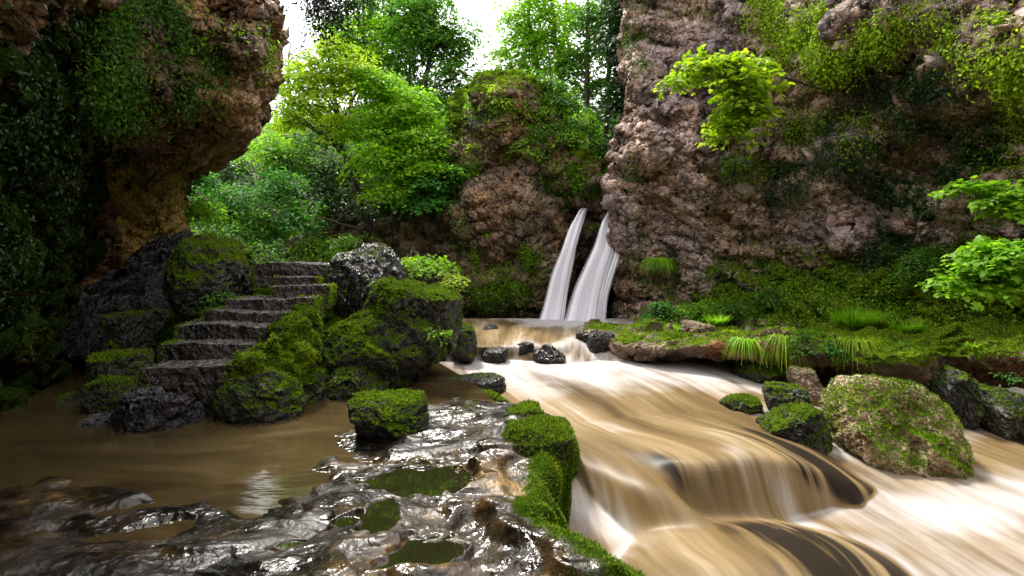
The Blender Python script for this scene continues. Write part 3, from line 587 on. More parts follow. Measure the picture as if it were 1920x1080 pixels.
# main stream
rows = [[G(790, 672, -2.0, .7), G(930, 674, -2.0, 1.1), G(1050, 675, -2.0, 1.1), G(1150, 670, -2.0, 1), G(1300, 664, -2.0, .7), G(1500, 664, -2, .3)],
        [G(790, 690, -2.03, .4), G(930, 693, -2.03, .9), G(1070, 694, -2.03, 1.1), G(1220, 686, -2.03, .95), G(1400, 680, -2.03, .7), G(1600, 680, -2.1, .3)],
        [G(810, 725, -2.06, .0), G(970, 728, -2.06, .45), G(1130, 722, -2.06, .7), G(1290, 712, -2.08, .75), G(1480, 706, -2.12, .9), G(1680, 706, -2.15, .4)],
        [G(860, 780, -2.1, -.1), G(1040, 775, -2.1, .1), G(1200, 765, -2.1, .0), G(1360, 750, -2.14, .3), G(1540, 735, -2.2, .6), G(1800, 740, -2.22, .3)],
        [G(1000, 840, -2.18, .1), G(1120, 830, -2.18, .1), G(1280, 815, -2.2, .1), G(1470, 800, -2.26, .6), G(1680, 775, -2.28, .6), G(1980, 765, -2.3, .4)],
        [G(1040, 900, -2.3, .3), G(1200, 900, -2.36, .3), G(1400, 880, -2.38, .7), G(1600, 855, -2.36, .75), G(1830, 815, -2.34, .45), G(2150, 790, -2.34, .5)],
        [G(1050, 950, -2.42, .75), G(1250, 960, -2.5, .8), G(1480, 940, -2.5, .9), G(1720, 910, -2.46, .55), G(1950, 860, -2.42, .0), G(2400, 840, -2.4, .3)],
        [G(1060, 1010, -2.55, .5), G(1300, 1010, -2.58, .3), G(1550, 990, -2.58, .3), G(1820, 960, -2.54, .95), G(2150, 910, -2.48, .6), G(2700, 900, -2.45, .4)],
        [G(1090, 1100, -2.65, .3), G(1350, 1090, -2.68, .3), G(1650, 1060, -2.68, .5), G(1950, 1030, -2.62, .45), G(2400, 980, -2.55, .6), G(3300, 970, -2.5, .4)],
        [G(1150, 1300, -2.8, .3), G(1500, 1300, -2.8, .3), G(1850, 1250, -2.78, .4), G(2300, 1200, -2.7, .4), G(3000, 1150, -2.65, .4), G(5000, 1150, -2.6, .4)],
        [W(-.5, 1, -3.1), W(2, 0, -3.1), W(4, 0, -3.1), W(6, 0, -3.0), W(8, 0, -3), W(11, 0, -3)]]
def swell(p, w): return .035 * pn(p * np.array([.9, .9, .3]), 90) + .02 * pn(p * np.array([2.6, 1.4, 1]), 91)
stream_rows = rows
# water riding over the shelf (hump) and its golden fall
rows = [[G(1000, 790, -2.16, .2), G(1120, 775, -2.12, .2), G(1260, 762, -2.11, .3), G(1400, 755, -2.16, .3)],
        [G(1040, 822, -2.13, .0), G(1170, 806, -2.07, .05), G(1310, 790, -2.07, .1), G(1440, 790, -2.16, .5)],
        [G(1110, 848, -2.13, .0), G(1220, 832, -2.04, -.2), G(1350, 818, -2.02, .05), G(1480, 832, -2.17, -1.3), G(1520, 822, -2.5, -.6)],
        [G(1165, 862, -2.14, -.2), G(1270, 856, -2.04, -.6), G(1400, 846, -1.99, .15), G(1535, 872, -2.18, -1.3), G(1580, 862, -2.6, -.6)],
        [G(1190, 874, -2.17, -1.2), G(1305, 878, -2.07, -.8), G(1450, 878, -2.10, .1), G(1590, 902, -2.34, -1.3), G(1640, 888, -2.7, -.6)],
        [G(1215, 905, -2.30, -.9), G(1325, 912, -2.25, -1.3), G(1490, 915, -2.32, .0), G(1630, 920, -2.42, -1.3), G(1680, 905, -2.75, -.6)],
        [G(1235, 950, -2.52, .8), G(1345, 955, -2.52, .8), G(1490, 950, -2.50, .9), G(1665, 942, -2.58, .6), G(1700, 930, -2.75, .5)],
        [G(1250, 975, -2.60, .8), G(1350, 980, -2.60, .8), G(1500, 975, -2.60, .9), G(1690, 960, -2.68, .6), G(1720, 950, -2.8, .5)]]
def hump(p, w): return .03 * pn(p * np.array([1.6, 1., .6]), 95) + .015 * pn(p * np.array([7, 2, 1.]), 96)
humps = [rows]
rows = [[G(1010, 815, -2.16, .2), G(1090, 812, -2.12, .2), G(1190, 850, -2.14, .1), G(1260, 900, -2.2, .0), G(1350, 975, -2.36, 0), G(1400, 970, -2.7, 0)],
        [G(1035, 842, -2.17, .35), G(1120, 850, -2.12, .3), G(1195, 885, -2.14, .1), G(1262, 930, -2.24, -.1), G(1345, 992, -2.42, -.1), G(1390, 990, -2.75)],
        [G(1045, 870, -2.24, .6), G(1110, 890, -2.22, .4), G(1180, 925, -2.26, .1), G(1245, 965, -2.36, -.1), G(1320, 1005, -2.5, 0), G(1360, 1008, -2.8)],
        [G(1050, 905, -2.42, .8), G(1100, 940, -2.46, .6), G(1160, 975, -2.50, .5), G(1215, 1005, -2.56, .4), G(1290, 1030, -2.62, .2), G(1330, 1035, -2.9)],
        [G(1045, 950, -2.58, .8), G(1085, 985, -2.64, .6), G(1140, 1015, -2.70, .5), G(1190, 1040, -2.78, .4), G(1270, 1060, -2.8, .2), G(1310, 1065, -3.)]]
humps.append(rows)
# dome of water in the foreground
rows = [[G(1180, 1005, -2.55, .3), G(1270, 975, -2.6, .3), G(1390, 962, -2.62, .3), G(1520, 985, -2.66, .3), G(1720, 1030, -2.75, .3)],
        [G(1175, 1030, -2.5, .3), G(1275, 1000, -2.42, .25), G(1395, 985, -2.38, -.5), G(1530, 1010, -2.44, -.9), G(1730, 1060, -2.78, -.9)],
        [G(1165, 1065, -2.5, .1), G(1275, 1035, -2.40, .1), G(1400, 1020, -2.34, -.1), G(1545, 1045, -2.40, -1.), G(1760, 1090, -2.82, -.9)],
        [G(1140, 1120, -2.55, .1), G(1270, 1105, -2.45, .0), G(1420, 1090, -2.40, -.15), G(1580, 1110, -2.46, -.6), G(1800, 1140, -2.85, -.4)],
        [G(1100, 1260, -2.75, .3), G(1280, 1260, -2.75, .3), G(1500, 1250, -2.75, .3), G(1700, 1230, -2.75, .3), G(1950, 1220, -2.8, .3)]]
humps.append(rows)
cell = .025; HX0, HY0, HNX, HNY = -2., 2., 320, 280
Hz = np.full((HNY, HNX), -99.); Hw = np.zeros((HNY, HNX))
for hr in humps:
    q = cat_resample(np.stack([cat_resample(r, 900) for r in hr]), 900); e_ = np.linspace(0, 1, 900); e_ = np.minimum(e_, 1 - e_); q[..., 2] -= .12 * (1 - sstep(np.minimum(e_[:, None], e_[None, :]), 0, .07)); q3 = q.reshape(-1, 4).copy()
    q3[:, 2] += hump(q3[:, :3], None)
    ix = ((q3[:, 0] - HX0) / cell).astype(int); iy = ((q3[:, 1] - HY0) / cell).astype(int)
    ok = (ix >= 0) & (iy >= 0) & (ix < HNX) & (iy < HNY); q3 = q3[ok]; ix = ix[ok]; iy = iy[ok]
    od = np.argsort(q3[:, 2]); hz = np.full_like(Hz, -99.); hz[iy[od], ix[od]] = q3[od, 2]
    hw = np.zeros_like(Hw); hw[iy[od], ix[od]] = q3[od, 3]
    up = hz > Hz; Hz = np.where(up, hz, Hz); Hw = np.where(up, hw, Hw)
def look(A, x, y, bad):
    fx = np.clip((x - HX0) / cell - .5, 0, HNX - 1.001); fy = np.clip((y - HY0) / cell - .5, 0, HNY - 1.001); i = fx.astype(int); j = fy.astype(int); u = fx - i; v = fy - j
    r = A[j, i] * (1 - u) * (1 - v) + A[j, i + 1] * u * (1 - v) + A[j + 1, i] * (1 - u) * v + A[j + 1, i + 1] * u * v
    return r
nu_, nv_ = 700, 1000
L_ = cat_resample(np.stack([cat_resample(r, nu_) for r in stream_rows[::-1]]), nv_); g = L_[..., :3].reshape(-1, 3).copy(); w_ = L_[..., 3].ravel()
g[:, 2] += swell(g, w_)
ok = (Hz > -50).astype(float)
for it_ in range(22):                                # fill empty cells, then let the edge run down in a gentle skirt
    P_ = np.pad(np.where(Hz > -50, Hz, 0), 1); K_ = np.pad((Hz > -50).astype(float), 1); Wp = np.pad(Hw * (Hz > -50), 1)
    sm = sum(P_[1 + a:HNY + 1 + a, 1 + b:HNX + 1 + b] for a in (-1, 0, 1) for b in (-1, 0, 1)); sk = sum(K_[1 + a:HNY + 1 + a, 1 + b:HNX + 1 + b] for a in (-1, 0, 1) for b in (-1, 0, 1)); sw_ = sum(Wp[1 + a:HNY + 1 + a, 1 + b:HNX + 1 + b] for a in (-1, 0, 1) for b in (-1, 0, 1))
    new_ = (Hz <= -50) & (sk > (2 if it_ < 3 else .5)); Hz = np.where(new_, sm / np.maximum(sk, 1) - (0 if it_ < 3 else .022), Hz); Hw = np.where(new_, sw_ / np.maximum(sk, 1), Hw)
for _ in range(14):
    P_ = np.pad(Hz, 1, mode='edge'); Wp = np.pad(Hw, 1, mode='edge'); k9 = [(a, b) for a in (-1, 0, 1) for b in (-1, 0, 1)]
    sm = sum(P_[1 + a:HNY + 1 + a, 1 + b:HNX + 1 + b] for a, b in k9) / 9; mn = np.min([P_[1 + a:HNY + 1 + a, 1 + b:HNX + 1 + b] for a, b in k9], 0)
    Hz = np.where(mn > -50, sm, Hz); Hw = sum(Wp[1 + a:HNY + 1 + a, 1 + b:HNX + 1 + b] for a, b in k9) / 9
inside = (g[:, 0] > HX0) & (g[:, 0] < HX0 + cell * (HNX - 2)) & (g[:, 1] > HY0) & (g[:, 1] < HY0 + cell * (HNY - 2))
hz = np.where(inside, look(Hz, g[:, 0], g[:, 1], -99), -99); hw = look(Hw, g[:, 0], g[:, 1], 0)
hz = np.maximum(hz, -9); d_ = hz - g[:, 2]; k_ = .05; t_ = np.clip(.5 + .5 * d_ / k_, 0, 1)
g[:, 2] = g[:, 2] * (1 - t_) + hz * t_ + k_ * t_ * (1 - t_) * .5
ok_ = None
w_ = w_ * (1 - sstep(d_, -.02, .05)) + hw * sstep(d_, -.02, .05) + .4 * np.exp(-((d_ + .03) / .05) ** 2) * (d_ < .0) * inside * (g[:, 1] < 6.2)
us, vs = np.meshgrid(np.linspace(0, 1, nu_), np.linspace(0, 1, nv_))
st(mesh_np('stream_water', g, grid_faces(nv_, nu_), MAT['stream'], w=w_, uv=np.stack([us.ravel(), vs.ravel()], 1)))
# the two falls
def fall(name, rows): return sheet(name, rows, 120, 160, MAT['fall'], lambda p, w: .05 * pn(p * np.array([3., 1, .4]), 60) + .008 * pn(p * np.array([12., 1, .5]), 61))
def frow(x0, x1, py, Y, b=.12):
    xs = np.linspace(x0, x1, 5); return [P(x, py, Y + (b if k in (0, 4) else 0)) for k, x in enumerate(xs)]
fall('waterfall', [frow(1092, 1112, 386, 18.9), frow(1084, 1104, 394, 18.1), frow(1066, 1096, 420, 17.5), frow(1050, 1086, 460, 17.15), frow(1028, 1078, 510, 16.95), frow(1014, 1070, 560, 16.8), frow(998, 1066, 609, 16.6)])
fall('waterfall', [frow(1146, 1170, 384, 18.4), frow(1138, 1160, 393, 17.5), frow(1120, 1158, 422, 17.1), frow(1104, 1162, 462, 16.95), frow(1082, 1152, 505, 16.75), frow(1062, 1144, 550, 16.6), frow(1044, 1138, 611, 16.4)])
fall('waterfall', [frow(1160, 1168, 440, 17.1), frow(1150, 1164, 480, 16.8), frow(1136, 1152, 520, 16.65), frow(1126, 1142, 560, 16.6), frow(1118, 1138, 608, 16.6)])

# ------------------------------------------------------------------ foreground shelf
rows = [
 [G(330, 800, -1.90), G(480, 795, -1.84), G(620, 785, -1.76), G(720, 765, -1.72), G(830, 748, -1.72), G(930, 755, -1.72), G(990, 768, -1.85), G(1015, 778, -2.3)],
 [G(150, 830, -1.95), G(380, 830, -1.88), G(560, 822, -1.76), G(700, 810, -1.69), G(850, 790, -1.62), G(960, 780, -1.60), G(1040, 795, -1.72, .5), G(1058, 820, -2.35)],
 [G(-50, 870, -1.85), G(250, 870, -1.88), G(480, 862, -1.82), G(660, 850, -1.68), G(830, 830, -1.62), G(960, 812, -1.54, .1), G(1060, 815, -1.62, .8), G(1082, 870, -2.4, .8)],
 [G(-50, 905, -1.70), G(220, 915, -1.74), G(430, 915, -1.80), G(620, 900, -1.68), G(820, 880, -1.62), G(950, 870, -1.56, .3), G(1040, 880, -1.64, 1), G(1066, 940, -2.45, 1)],
 [G(-60, 950, -1.68), G(240, 960, -1.695), G(460, 950, -1.71), G(660, 935, -1.62), G(830, 925, -1.60), G(955, 935, -1.54, .4), G(1035, 945, -1.64, 1), G(1062, 1000, -2.55, 1)],
 [G(-120, 1000, -1.64), G(220, 1010, -1.67), G(470, 1000, -1.64), G(690, 985, -1.56), G(850, 985, -1.57), G(980, 1000, -1.50, .2), G(1060, 1010, -1.62, 1), G(1100, 1080, -2.6, 1)],
 [G(-200, 1080, -1.60), G(200, 1080, -1.63), G(480, 1070, -1.57), G(700, 1060, -1.52), G(880, 1070, -1.55), G(1020, 1060, -1.50, .1), G(1140, 1058, -1.62, 1), G(1200, 1130, -2.65, 1)],
 [G(-500, 1250, -1.55), G(100, 1250, -1.6), G(450, 1250, -1.5), G(700, 1250, -1.5), G(900, 1250, -1.5), G(1080, 1220, -1.5), G(1260, 1200, -1.65, .8), G(1330, 1280, -2.65, 1)],
 [W(-5, -1, -1.6), W(-2.5, -1, -1.6), W(-1.5, -1, -1.6), W(-1, -1, -1.6), W(-.5, -1, -1.6), W(0, -1, -1.6), W(1., -1, -1.8), W(1.2, -1, -3)]]
PUD = [(795, 893, 95, 26), (719, 980, 31, 30), (786, 1048, 62, 36), (560, 1016, 34, 8), (655, 985, 22, 14), (600, 950, 0, 0)]
def pud_xy(p):
    x, y, a, b = p; c = G(x, y, -1.60)[:3]; e = G(x + a, y, -1.60)[:3]; q0 = G(x, y - b, -1.60)[:3]; q1 = G(x, y + b, -1.60)[:3]
    return c, abs(e[0] - c[0]), abs(q0[1] - q1[1]) / 2
def sh1(p, w):
    return .075 * fbm(p * np.array([1.2, 1.9, .5]), 3, 50, .5) * sstep(p[:, 1], 0, 2)
def sh2(p, w):
    q = p + .30 * np.stack([pn(p * 1.5, 51), pn(p * 1.5, 52), pn(p * 1.5, 53)], 1)
    n = pn(q * np.array([2.0, 3.2, 1.]), 54); m_ = pn(q * np.array([4.6, 7.5, 2.]), 58); f1, f2 = worley(q * np.array([2.6, 3.6, 1.]), 73)
    k = .5 + .5 * sstep(p[:, 0] + .3 * pn(p, 71), -1.2, -.2)
    pl = sstep(n, -.22, .12)
    return k * (.075 * pl - .05 + .035 * (sstep(f1, .15, .6) - .6) + .022 * (1 - pl * .6) * m_ + .010 * sstep(m_, .1, .35)) + .005 * fbm(q * np.array([7, 10, 5.]), 3, 59) + .008 * facet(q * np.array([4., 5., 3.]), 72, .6)
def sh3(p, w):
    d = .006 * fbm(p * 24, 3, 56, .6)
    for k, pd in enumerate(PUD[:5]):
        c, a, b = pud_xy(pd); r = np.sqrt(((p[:, 0] - c[0]) / a) ** 2 + ((p[:, 1] - c[1]) / b) ** 2) + .25 * pn(p * 2.5, 57 + k)
        d = d - .0 * r
    return d
def smoothpud(g):
    s = g.reshape(-1, 3)
    for k, pd in enumerate(PUD[:5]):
        c, a, b = pud_xy(pd); r = np.sqrt(((s[:, 0] - c[0]) / a) ** 2 + ((s[:, 1] - c[1]) / b) ** 2) + 1.1 * fbm(s * np.array([4.5, 5.5, 0]), 3, 57 + k)
        t = sstep(r, .85, 1.25); lvl = PL[k]
        s[:, 2] = s[:, 2] * t + (lvl - .035) * (1 - t)
        ring = np.exp(-((r - 1.3) / .25) ** 2); s[:, 2] = s[:, 2] + ring * np.maximum(0, lvl + .012 - s[:, 2])
    return s
nu_, nv_ = 620, 720
for k_, r_ in enumerate(rows):
    if k_ < 8: a_ = r_[0]; r_.insert(0, np.array([a_[0] - 2.2, a_[1] - .3, POOL - .35, 0.]))
    else: r_.insert(0, W(-7, -1, -2.2))
R_ = np.stack([cat_resample(r, nu_) for r in rows[::-1]]); L_ = cat_resample(R_, nv_)
g = L_[..., :3].copy(); w_ = L_[..., 3].ravel()
for d in (sh1, sh2, sh3):
    g = g + grid_normals(g) * d(g.reshape(-1, 3), w_).reshape(nv_, nu_, 1)
PL = []
for k, pd in enumerate(PUD[:5]):
    c, a, b = pud_xy(pd); s = g.reshape(-1, 3); r = ((s[:, 0] - c[0]) / a) ** 2 + ((s[:, 1] - c[1]) / b) ** 2
    PL.append(float(np.median(s[r < 1, 2])) - .01)
g = smoothpud(g.copy()).reshape(nv_, nu_, 3)
shelf = mesh_np('rock_shelf', g.reshape(-1, 3), grid_faces(nv_, nu_), MAT['shelf'], w=w_); st(shelf)
shelf_g = g
for k, pd in enumerate(PUD[:5]):
    c, a, b = pud_xy(pd); th = np.linspace(0, 2 * np.pi, 40, endpoint=False)
    Vp = np.stack([c[0] + 1.35 * a * np.cos(th), c[1] + 1.35 * b * np.sin(th), np.full(40, PL[k])], 1)
    st(mesh_np('puddle', Vp, np.arange(40)[None], MAT['puddle']))

# ================================================================== BOULDERS
B = lambda *a, **k: rock('boulder', *a, **k)
# left bank
B('big mossy capped dark boulder standing to the left of the top of the stone steps', 392, 512, 178, 150, 9.6, 1.8, 5, n=80, box=.0, cuts=1, amp=.08, fthr=.28, fz='mossfuzz', moss=1.6, sink=.3)
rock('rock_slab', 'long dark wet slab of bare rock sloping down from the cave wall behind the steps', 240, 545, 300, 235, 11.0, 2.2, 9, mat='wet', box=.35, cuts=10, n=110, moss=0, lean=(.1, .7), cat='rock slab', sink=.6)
rock('rock_slab', 'blocky flat topped rock with thin moss at the foot of the long dark slab', 252, 632, 136, 110, 9.5, 1.3, 14, mat='mossy', box=.75, cuts=4, n=64, moss=.6, cat='rock slab', sink=.3)
B('low mossy boulder left of the lowest steps, at the edge of the still brown water', 225, 684, 136, 62, 8.0, .6, 21, n=60, box=.5, fz='mossfuzz', moss=1.4, sink=.25)
B('small mossy boulder half in the water below the low mossy one', 206, 730, 116, 54, 7.15, .5, 23, n=56, box=.5, moss=1.2, sink=.25)
B('tiny flat rock just breaking the brown water left of the mossy boulders', 130, 742, 52, 20, 7.6, .4, 24, n=36, moss=.5, sink=.15)
B('low dark rock at the foot of the cave wall, far left of the pool', 35, 692, 90, 36, 9.1, .8, 27, mat='wet', n=40, moss=.3, sink=.2)
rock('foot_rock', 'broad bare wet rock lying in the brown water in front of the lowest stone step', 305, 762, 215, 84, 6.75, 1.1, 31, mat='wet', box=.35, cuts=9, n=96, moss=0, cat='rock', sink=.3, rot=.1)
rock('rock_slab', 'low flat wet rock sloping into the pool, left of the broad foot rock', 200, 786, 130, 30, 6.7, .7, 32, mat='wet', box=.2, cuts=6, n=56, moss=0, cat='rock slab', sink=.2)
B('rounded mossy boulder at the right foot of the stone steps', 487, 738, 178, 110, 6.95, .9, 33, n=76, box=.0, cuts=3, moss=1.2, sink=.3)
B('small mossy boulder wedged left of the oval one', 583, 718, 80, 75, 7.8, .8, 35, n=56, box=.3, sink=.3)
B('oval mossy boulder lying in front of the great overhanging mossy boulder', 672, 712, 118, 72, 8.0, .85, 37, n=60, box=.1, moss=1.2, sink=.2)
B('great round mossy boulder that bulges out over the stream to the right of the steps', 700, 645, 262, 168, 8.7, 1.7, 41, n=104, box=.0, cuts=2, moss=1.8, fz='mossfuzz_dark', fthr=.1, sink=.1, lean=(.25, 0))
B('upper mossy boulder between the bare grey slab and the great round one', 775, 580, 190, 122, 9.0, 1.7, 43, n=90, box=.3, cuts=5, moss=1.5, fthr=.1, sink=.4)
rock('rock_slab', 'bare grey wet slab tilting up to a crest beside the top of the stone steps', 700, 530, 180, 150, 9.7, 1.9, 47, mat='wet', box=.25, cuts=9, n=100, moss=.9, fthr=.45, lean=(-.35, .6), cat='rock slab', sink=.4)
B('square dark mossy boulder lying alone on the wet foreground shelf', 727, 774, 156, 90, 6.1, .8, 53, mat='mossy', box=.6, cuts=6, n=84, moss=.9, fthr=.3, sink=.1)
B('mossy boulder at the left end of the small cascade', 868, 628, 54, 48, 12.2, .9, 57, n=48, moss=1, box=.4, sink=.3)
B('dark flat wet rock with a mossy tip below the left end of the cascade', 870, 714, 160, 32, 9.0, 1.0, 59, mat='wet', n=60, moss=.3, sink=.2)
B('small mossy topped rock in the stream edge between two wet rocks', 918, 742, 76, 26, 8.2, .5, 61, n=44, moss=.8, sink=.15)
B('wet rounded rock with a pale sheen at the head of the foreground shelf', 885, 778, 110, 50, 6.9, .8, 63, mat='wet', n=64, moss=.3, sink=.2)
B('dark mossy rock beside the wet rounded one at the head of the foreground shelf', 972, 770, 100, 40, 6.8, .7, 65, n=56, moss=.9, sink=.2)
B('shaggy mossy block hanging over the stream at the edge of the foreground shelf', 1005, 845, 150, 130, 5.35, .75, 67, n=100, box=.6, cuts=5, moss=2.2, fthr=.12, fsz=.03, lean=(.15, 0))
# cascade and upper pool
for x, y, w, h, Y, s, lb in ((928, 662, 50, 26, 12.3, 71, 'wet dark rock parting the left of the small cascade'), (1030, 662, 62, 34, 12.3, 72, 'largest wet dark rock in the middle of the small cascade'),
                            (985, 648, 36, 16, 12.6, 73, 'small wet rock at the lip of the cascade above the largest one'), (1096, 628, 34, 16, 13.2, 74, 'small wet rock at the right end of the cascade lip'),
                            (918, 612, 34, 10, 14.6, 75, 'tiny dark rock showing above the calm upper pool'), (1128, 640, 60, 40, 12.8, 76, 'wet rock where the cascade meets the mossy ledge')):
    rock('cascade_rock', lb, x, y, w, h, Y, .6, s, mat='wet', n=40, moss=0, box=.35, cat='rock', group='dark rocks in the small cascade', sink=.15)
# right bank
B('low mossy rock under the ledge at the far edge of the stream', 1425, 696, 100, 30, 11.0, .9, 81, n=48, moss=1, sink=.2)
B('rounded rock tucked under the ledge behind the mossy boulders', 1515, 708, 80, 46, 9.8, .9, 82, mat='ledge', n=48, moss=.5, sink=.3)
B('mossy peaked boulder touching the left side of the largest right bank boulder', 1482, 748, 108, 66, 8.8, .9, 83, n=66, moss=1.5, fz='mossfuzz', box=.3, sink=.3)
B('small dark mossy rock left of the peaked boulder in the stream', 1390, 752, 84, 30, 9.2, .6, 84, n=44, moss=.6, sink=.2)
B('dark mossy rock sloping into the stream in front of the peaked boulder', 1492, 800, 152, 92, 8.0, 1.0, 85, n=84, moss=1.1, box=.35, lean=(-.3, 0), sink=.45)
B('largest boulder on the right bank, pale stone patched with bright green moss', 1682, 790, 292, 176, 8.0, 1.7, 88, mat='mossy_light', n=128, box=.12, cuts=7, moss=1.3, fz='mossfuzz', fsz=.03, fthr=.12, lean=(-.2, .1), sink=.5, amp=.1)
B('dark mossy boulder leaning against the ledge behind the largest one', 1778, 722, 130, 76, 9.1, 1.2, 91, mat='mossy', n=64, moss=1.2, fz='mossfuzz', sink=.4)
B('broad low mossy boulder at the right edge of the picture above the stream', 1885, 758, 190, 86, 8.6, 1.5, 93, mat='mossy', n=80, moss=1, fz='mossfuzz', sink=.4)
B('small grey stone lying on the mossy ledge below the cliff', 1308, 616, 66, 34, 12.6, .7, 95, mat='ledge', n=48, moss=.2, sink=.05)

rows = [[P(x, 0, Y)[:2].tolist() + [CZ + z - .15 + (.0 if 350 < x < 700 else -.6), .0] for x in (300, 400, 500, 600, 680, 770)] for Y, z in ((7.6, -2.4), (8.4, -1.35), (9.4, -.75), (10.6, -.45), (12.5, -.6), (15, -1.1), (19, -1.4))]
bank, _g = patch('rock_bank', [[np.array(q) for q in r] for r in rows], 200, 200, MAT['mossy'], [lambda p, w: .12 * fbm(p * 1.2, 4, 130), lambda p, w: .05 * facet(p * 2.6, 131)]); st(bank)
# ================================================================== STONE STEPS
stairs = empty('stone_staircase', P(430, 725, 7.2)[:3])
tag(stairs, 'worn wet stone steps climbing from the brown pool up between the mossy boulders', 'staircase')
SP = [(268, 455, 668, 686, 735, 6.85, .75), (303, 500, 631, 645, 690, 7.3, .75), (330, 540, 600, 610, 648, 7.75, .75), (378, 562, 575, 584, 612, 8.15, .7),
      (425, 600, 553, 560, 588, 8.5, .7), (508, 625, 529, 537, 562, 8.9, .7), (514, 604, 516, 521, 540, 9.2, .6), (474, 632, 488, 496, 524, 9.5, .8)]
for k, (x0, x1, yt, yf, yb, Y, d) in enumerate(SP):
    c = P((x0 + x1) / 2, (yf + yb) / 2, Y)[:3]; wdt = (x1 - x0) / F * Y; h = (yb - yf) / F * Y + .12
    c[1] += d / 2; c[2] -= .06
    V, Fq = rock_shape(c, (wdt, d + .25, h), 200 + k, box=.95, amp=.04, cuts=0, n=60, fr=1.6, fine=.012, rg_=.45)
    V[:, 0] = c[0] + (V[:, 0] - c[0]) * .95; V[:, 2] += .02 * np.sin(V[:, 0] * 3.1 + k) 
    b0 = np.array(stairs.location)
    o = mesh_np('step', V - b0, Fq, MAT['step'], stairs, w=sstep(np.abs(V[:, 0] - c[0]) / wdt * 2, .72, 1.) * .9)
    fuzz('moss', (V - b0, Fq), 5000, .03, MAT['mossfuzz'], lambda C, N, c=c, wdt=wdt: sstep(np.abs(C[:, 0] + b0[0] - c[0]) / wdt * 2 + .3 * pn(C * 4), .72, .95) * (N[:, 2] > -.3), k, o)
# mossy side wall of the steps
rows = [[P(438, 760, 6.6, .6), P(480, 730, 6.75, .6), P(530, 725, 7.1, .7), P(575, 720, 7.4, .8), P(592, 700, 8, .6)],
        [P(440, 690, 6.75, .1), P(478, 668, 6.85, .2), P(535, 660, 7.15, .8), P(585, 655, 7.5, .8), P(600, 650, 8.1, .5)],
        [P(462, 655, 7.1, .0), P(500, 640, 7.15, .1), P(548, 615, 7.45, .8), P(580, 600, 7.9, .9), P(592, 600, 8.5, .5)],
        [P(490, 640, 7.5, .0), P(525, 610, 7.55, .3), P(560, 583, 7.9, .9), P(574, 572, 8.3, .9), P(588, 570, 8.9, .6)],
        [P(520, 640, 8.1, .3), P(545, 600, 8.2, .6), P(560, 570, 8.6, .8), P(570, 560, 8.8, .8), P(590, 565, 9.3, .6)]]
o, g = patch('side_wall', rows, 130, 130, MAT['mossy'], [lambda p, w: .16 * fbm(p * 2.2, 4, 61, .55, True) - .06, lambda p, w: .05 * facet(p * 4, 62)])
b0 = np.array(stairs.location); me = o.data; co = g.reshape(-1, 3) - b0
me.vertices.foreach_set('co', co.astype(np.float32).ravel()); o.parent = stairs
fuzz('moss', (co, grid_faces(130, 130)), 6000, .035, MAT['mossfuzz'], lambda C, N: sstep(pn((C + b0) * 2.6, 7) + .12, 0, .3), 3, o)

# ================================================================== VEGETATION
def plant(name, label, cat, blobs, mat, dens=6, rad=.45, nl=50, ls=.11, droop=.35, seed=1, tpl='rhomb', stem=None, stem_mat='bark', group=None, base=None, thick=.1, part='foliage'):
    """leafy shrub or hanging spray: foliage and stem are parts"""
    R = rs(seed); C, D = in_blobs(R, blobs, dens)
    b = base if base is not None else np.array([C[:, 0].mean(), C[:, 1].mean(), C[:, 2].min()])
    root = empty(name, b); tag(root, label, cat, group)
    c, n, t = sprays(R, C, rad * (.6 + .7 * R.rand(len(C))), nl, droop, thick, D)
    leaves(part, c - b, n, t, ls * (.55 + .8 * R.rand(len(c))), MAT[mat], tpl, root)
    T = Tubes()
    if stem is not None:
        for s_ in stem: T.add([q[:3] - b for q in s_[1]], s_[0], s_[0] * .3, 5, .01, R)
    for k in range(0, len(C), max(1, len(C) // 14)):
        a = b if stem is None else stem[k % len(stem)][1][-1][:3]
        mid = (a + C[k]) / 2 + R.normal(0, .12, 3); T.add([a - b, mid - b, C[k] - b], .014, .005, 4)
    T.build('stem', MAT[stem_mat], root)
    return root
def tree(name, label, trunk, blobs, mat, dens=5, rad=.7, nl=70, ls=.13, droop=.3, seed=1, r0=.12, limbs=16, bark='bark', group=None, tpl='rhomb', cat='tree', thick=.08, extra=()):
    R = rs(seed); tp = [q[:3] for q in trunk]; b = tp[0].copy()
    root = empty(name, b); tag(root, label, cat, group)
    C, D = in_blobs(R, blobs, dens * 1.5)
    T = Tubes(); pts, rr = T.add([q - b for q in tp], r0, r0 * .3, 8, .02, R, n=24)
    for e in extra: T.add([q[:3] - b for q in e[1]], e[0], e[0] * .35, 6, .03, R, n=14)
    for k in R.choice(len(C), min(limbs, len(C)), replace=False):
        c = C[k] - b; dz = pts[:, 2] - (c[2] - .5 * np.linalg.norm((pts - c)[:, :2], axis=1)); j = int(np.argmin(np.abs(dz) + .15 * np.linalg.norm(pts - c, axis=1)))
        a = pts[j]; mid = a * .45 + c * .55 + np.array([0, 0, .12 * np.linalg.norm(c - a)]) + R.normal(0, .1, 3)
        T.add([a, mid, c], max(.012, rr[j] * .5), .008, 5, .015, R)
    T.build('trunk', MAT[bark], root)
    c, n, t = sprays(R, C, rad * (.5 + .8 * R.rand(len(C))), int(nl * 1.5), droop, thick, D)
    leaves('crown', c - b, n, t, 1.25 * ls * (.55 + .8 * R.rand(len(c))), MAT[mat], tpl, root)
    return root
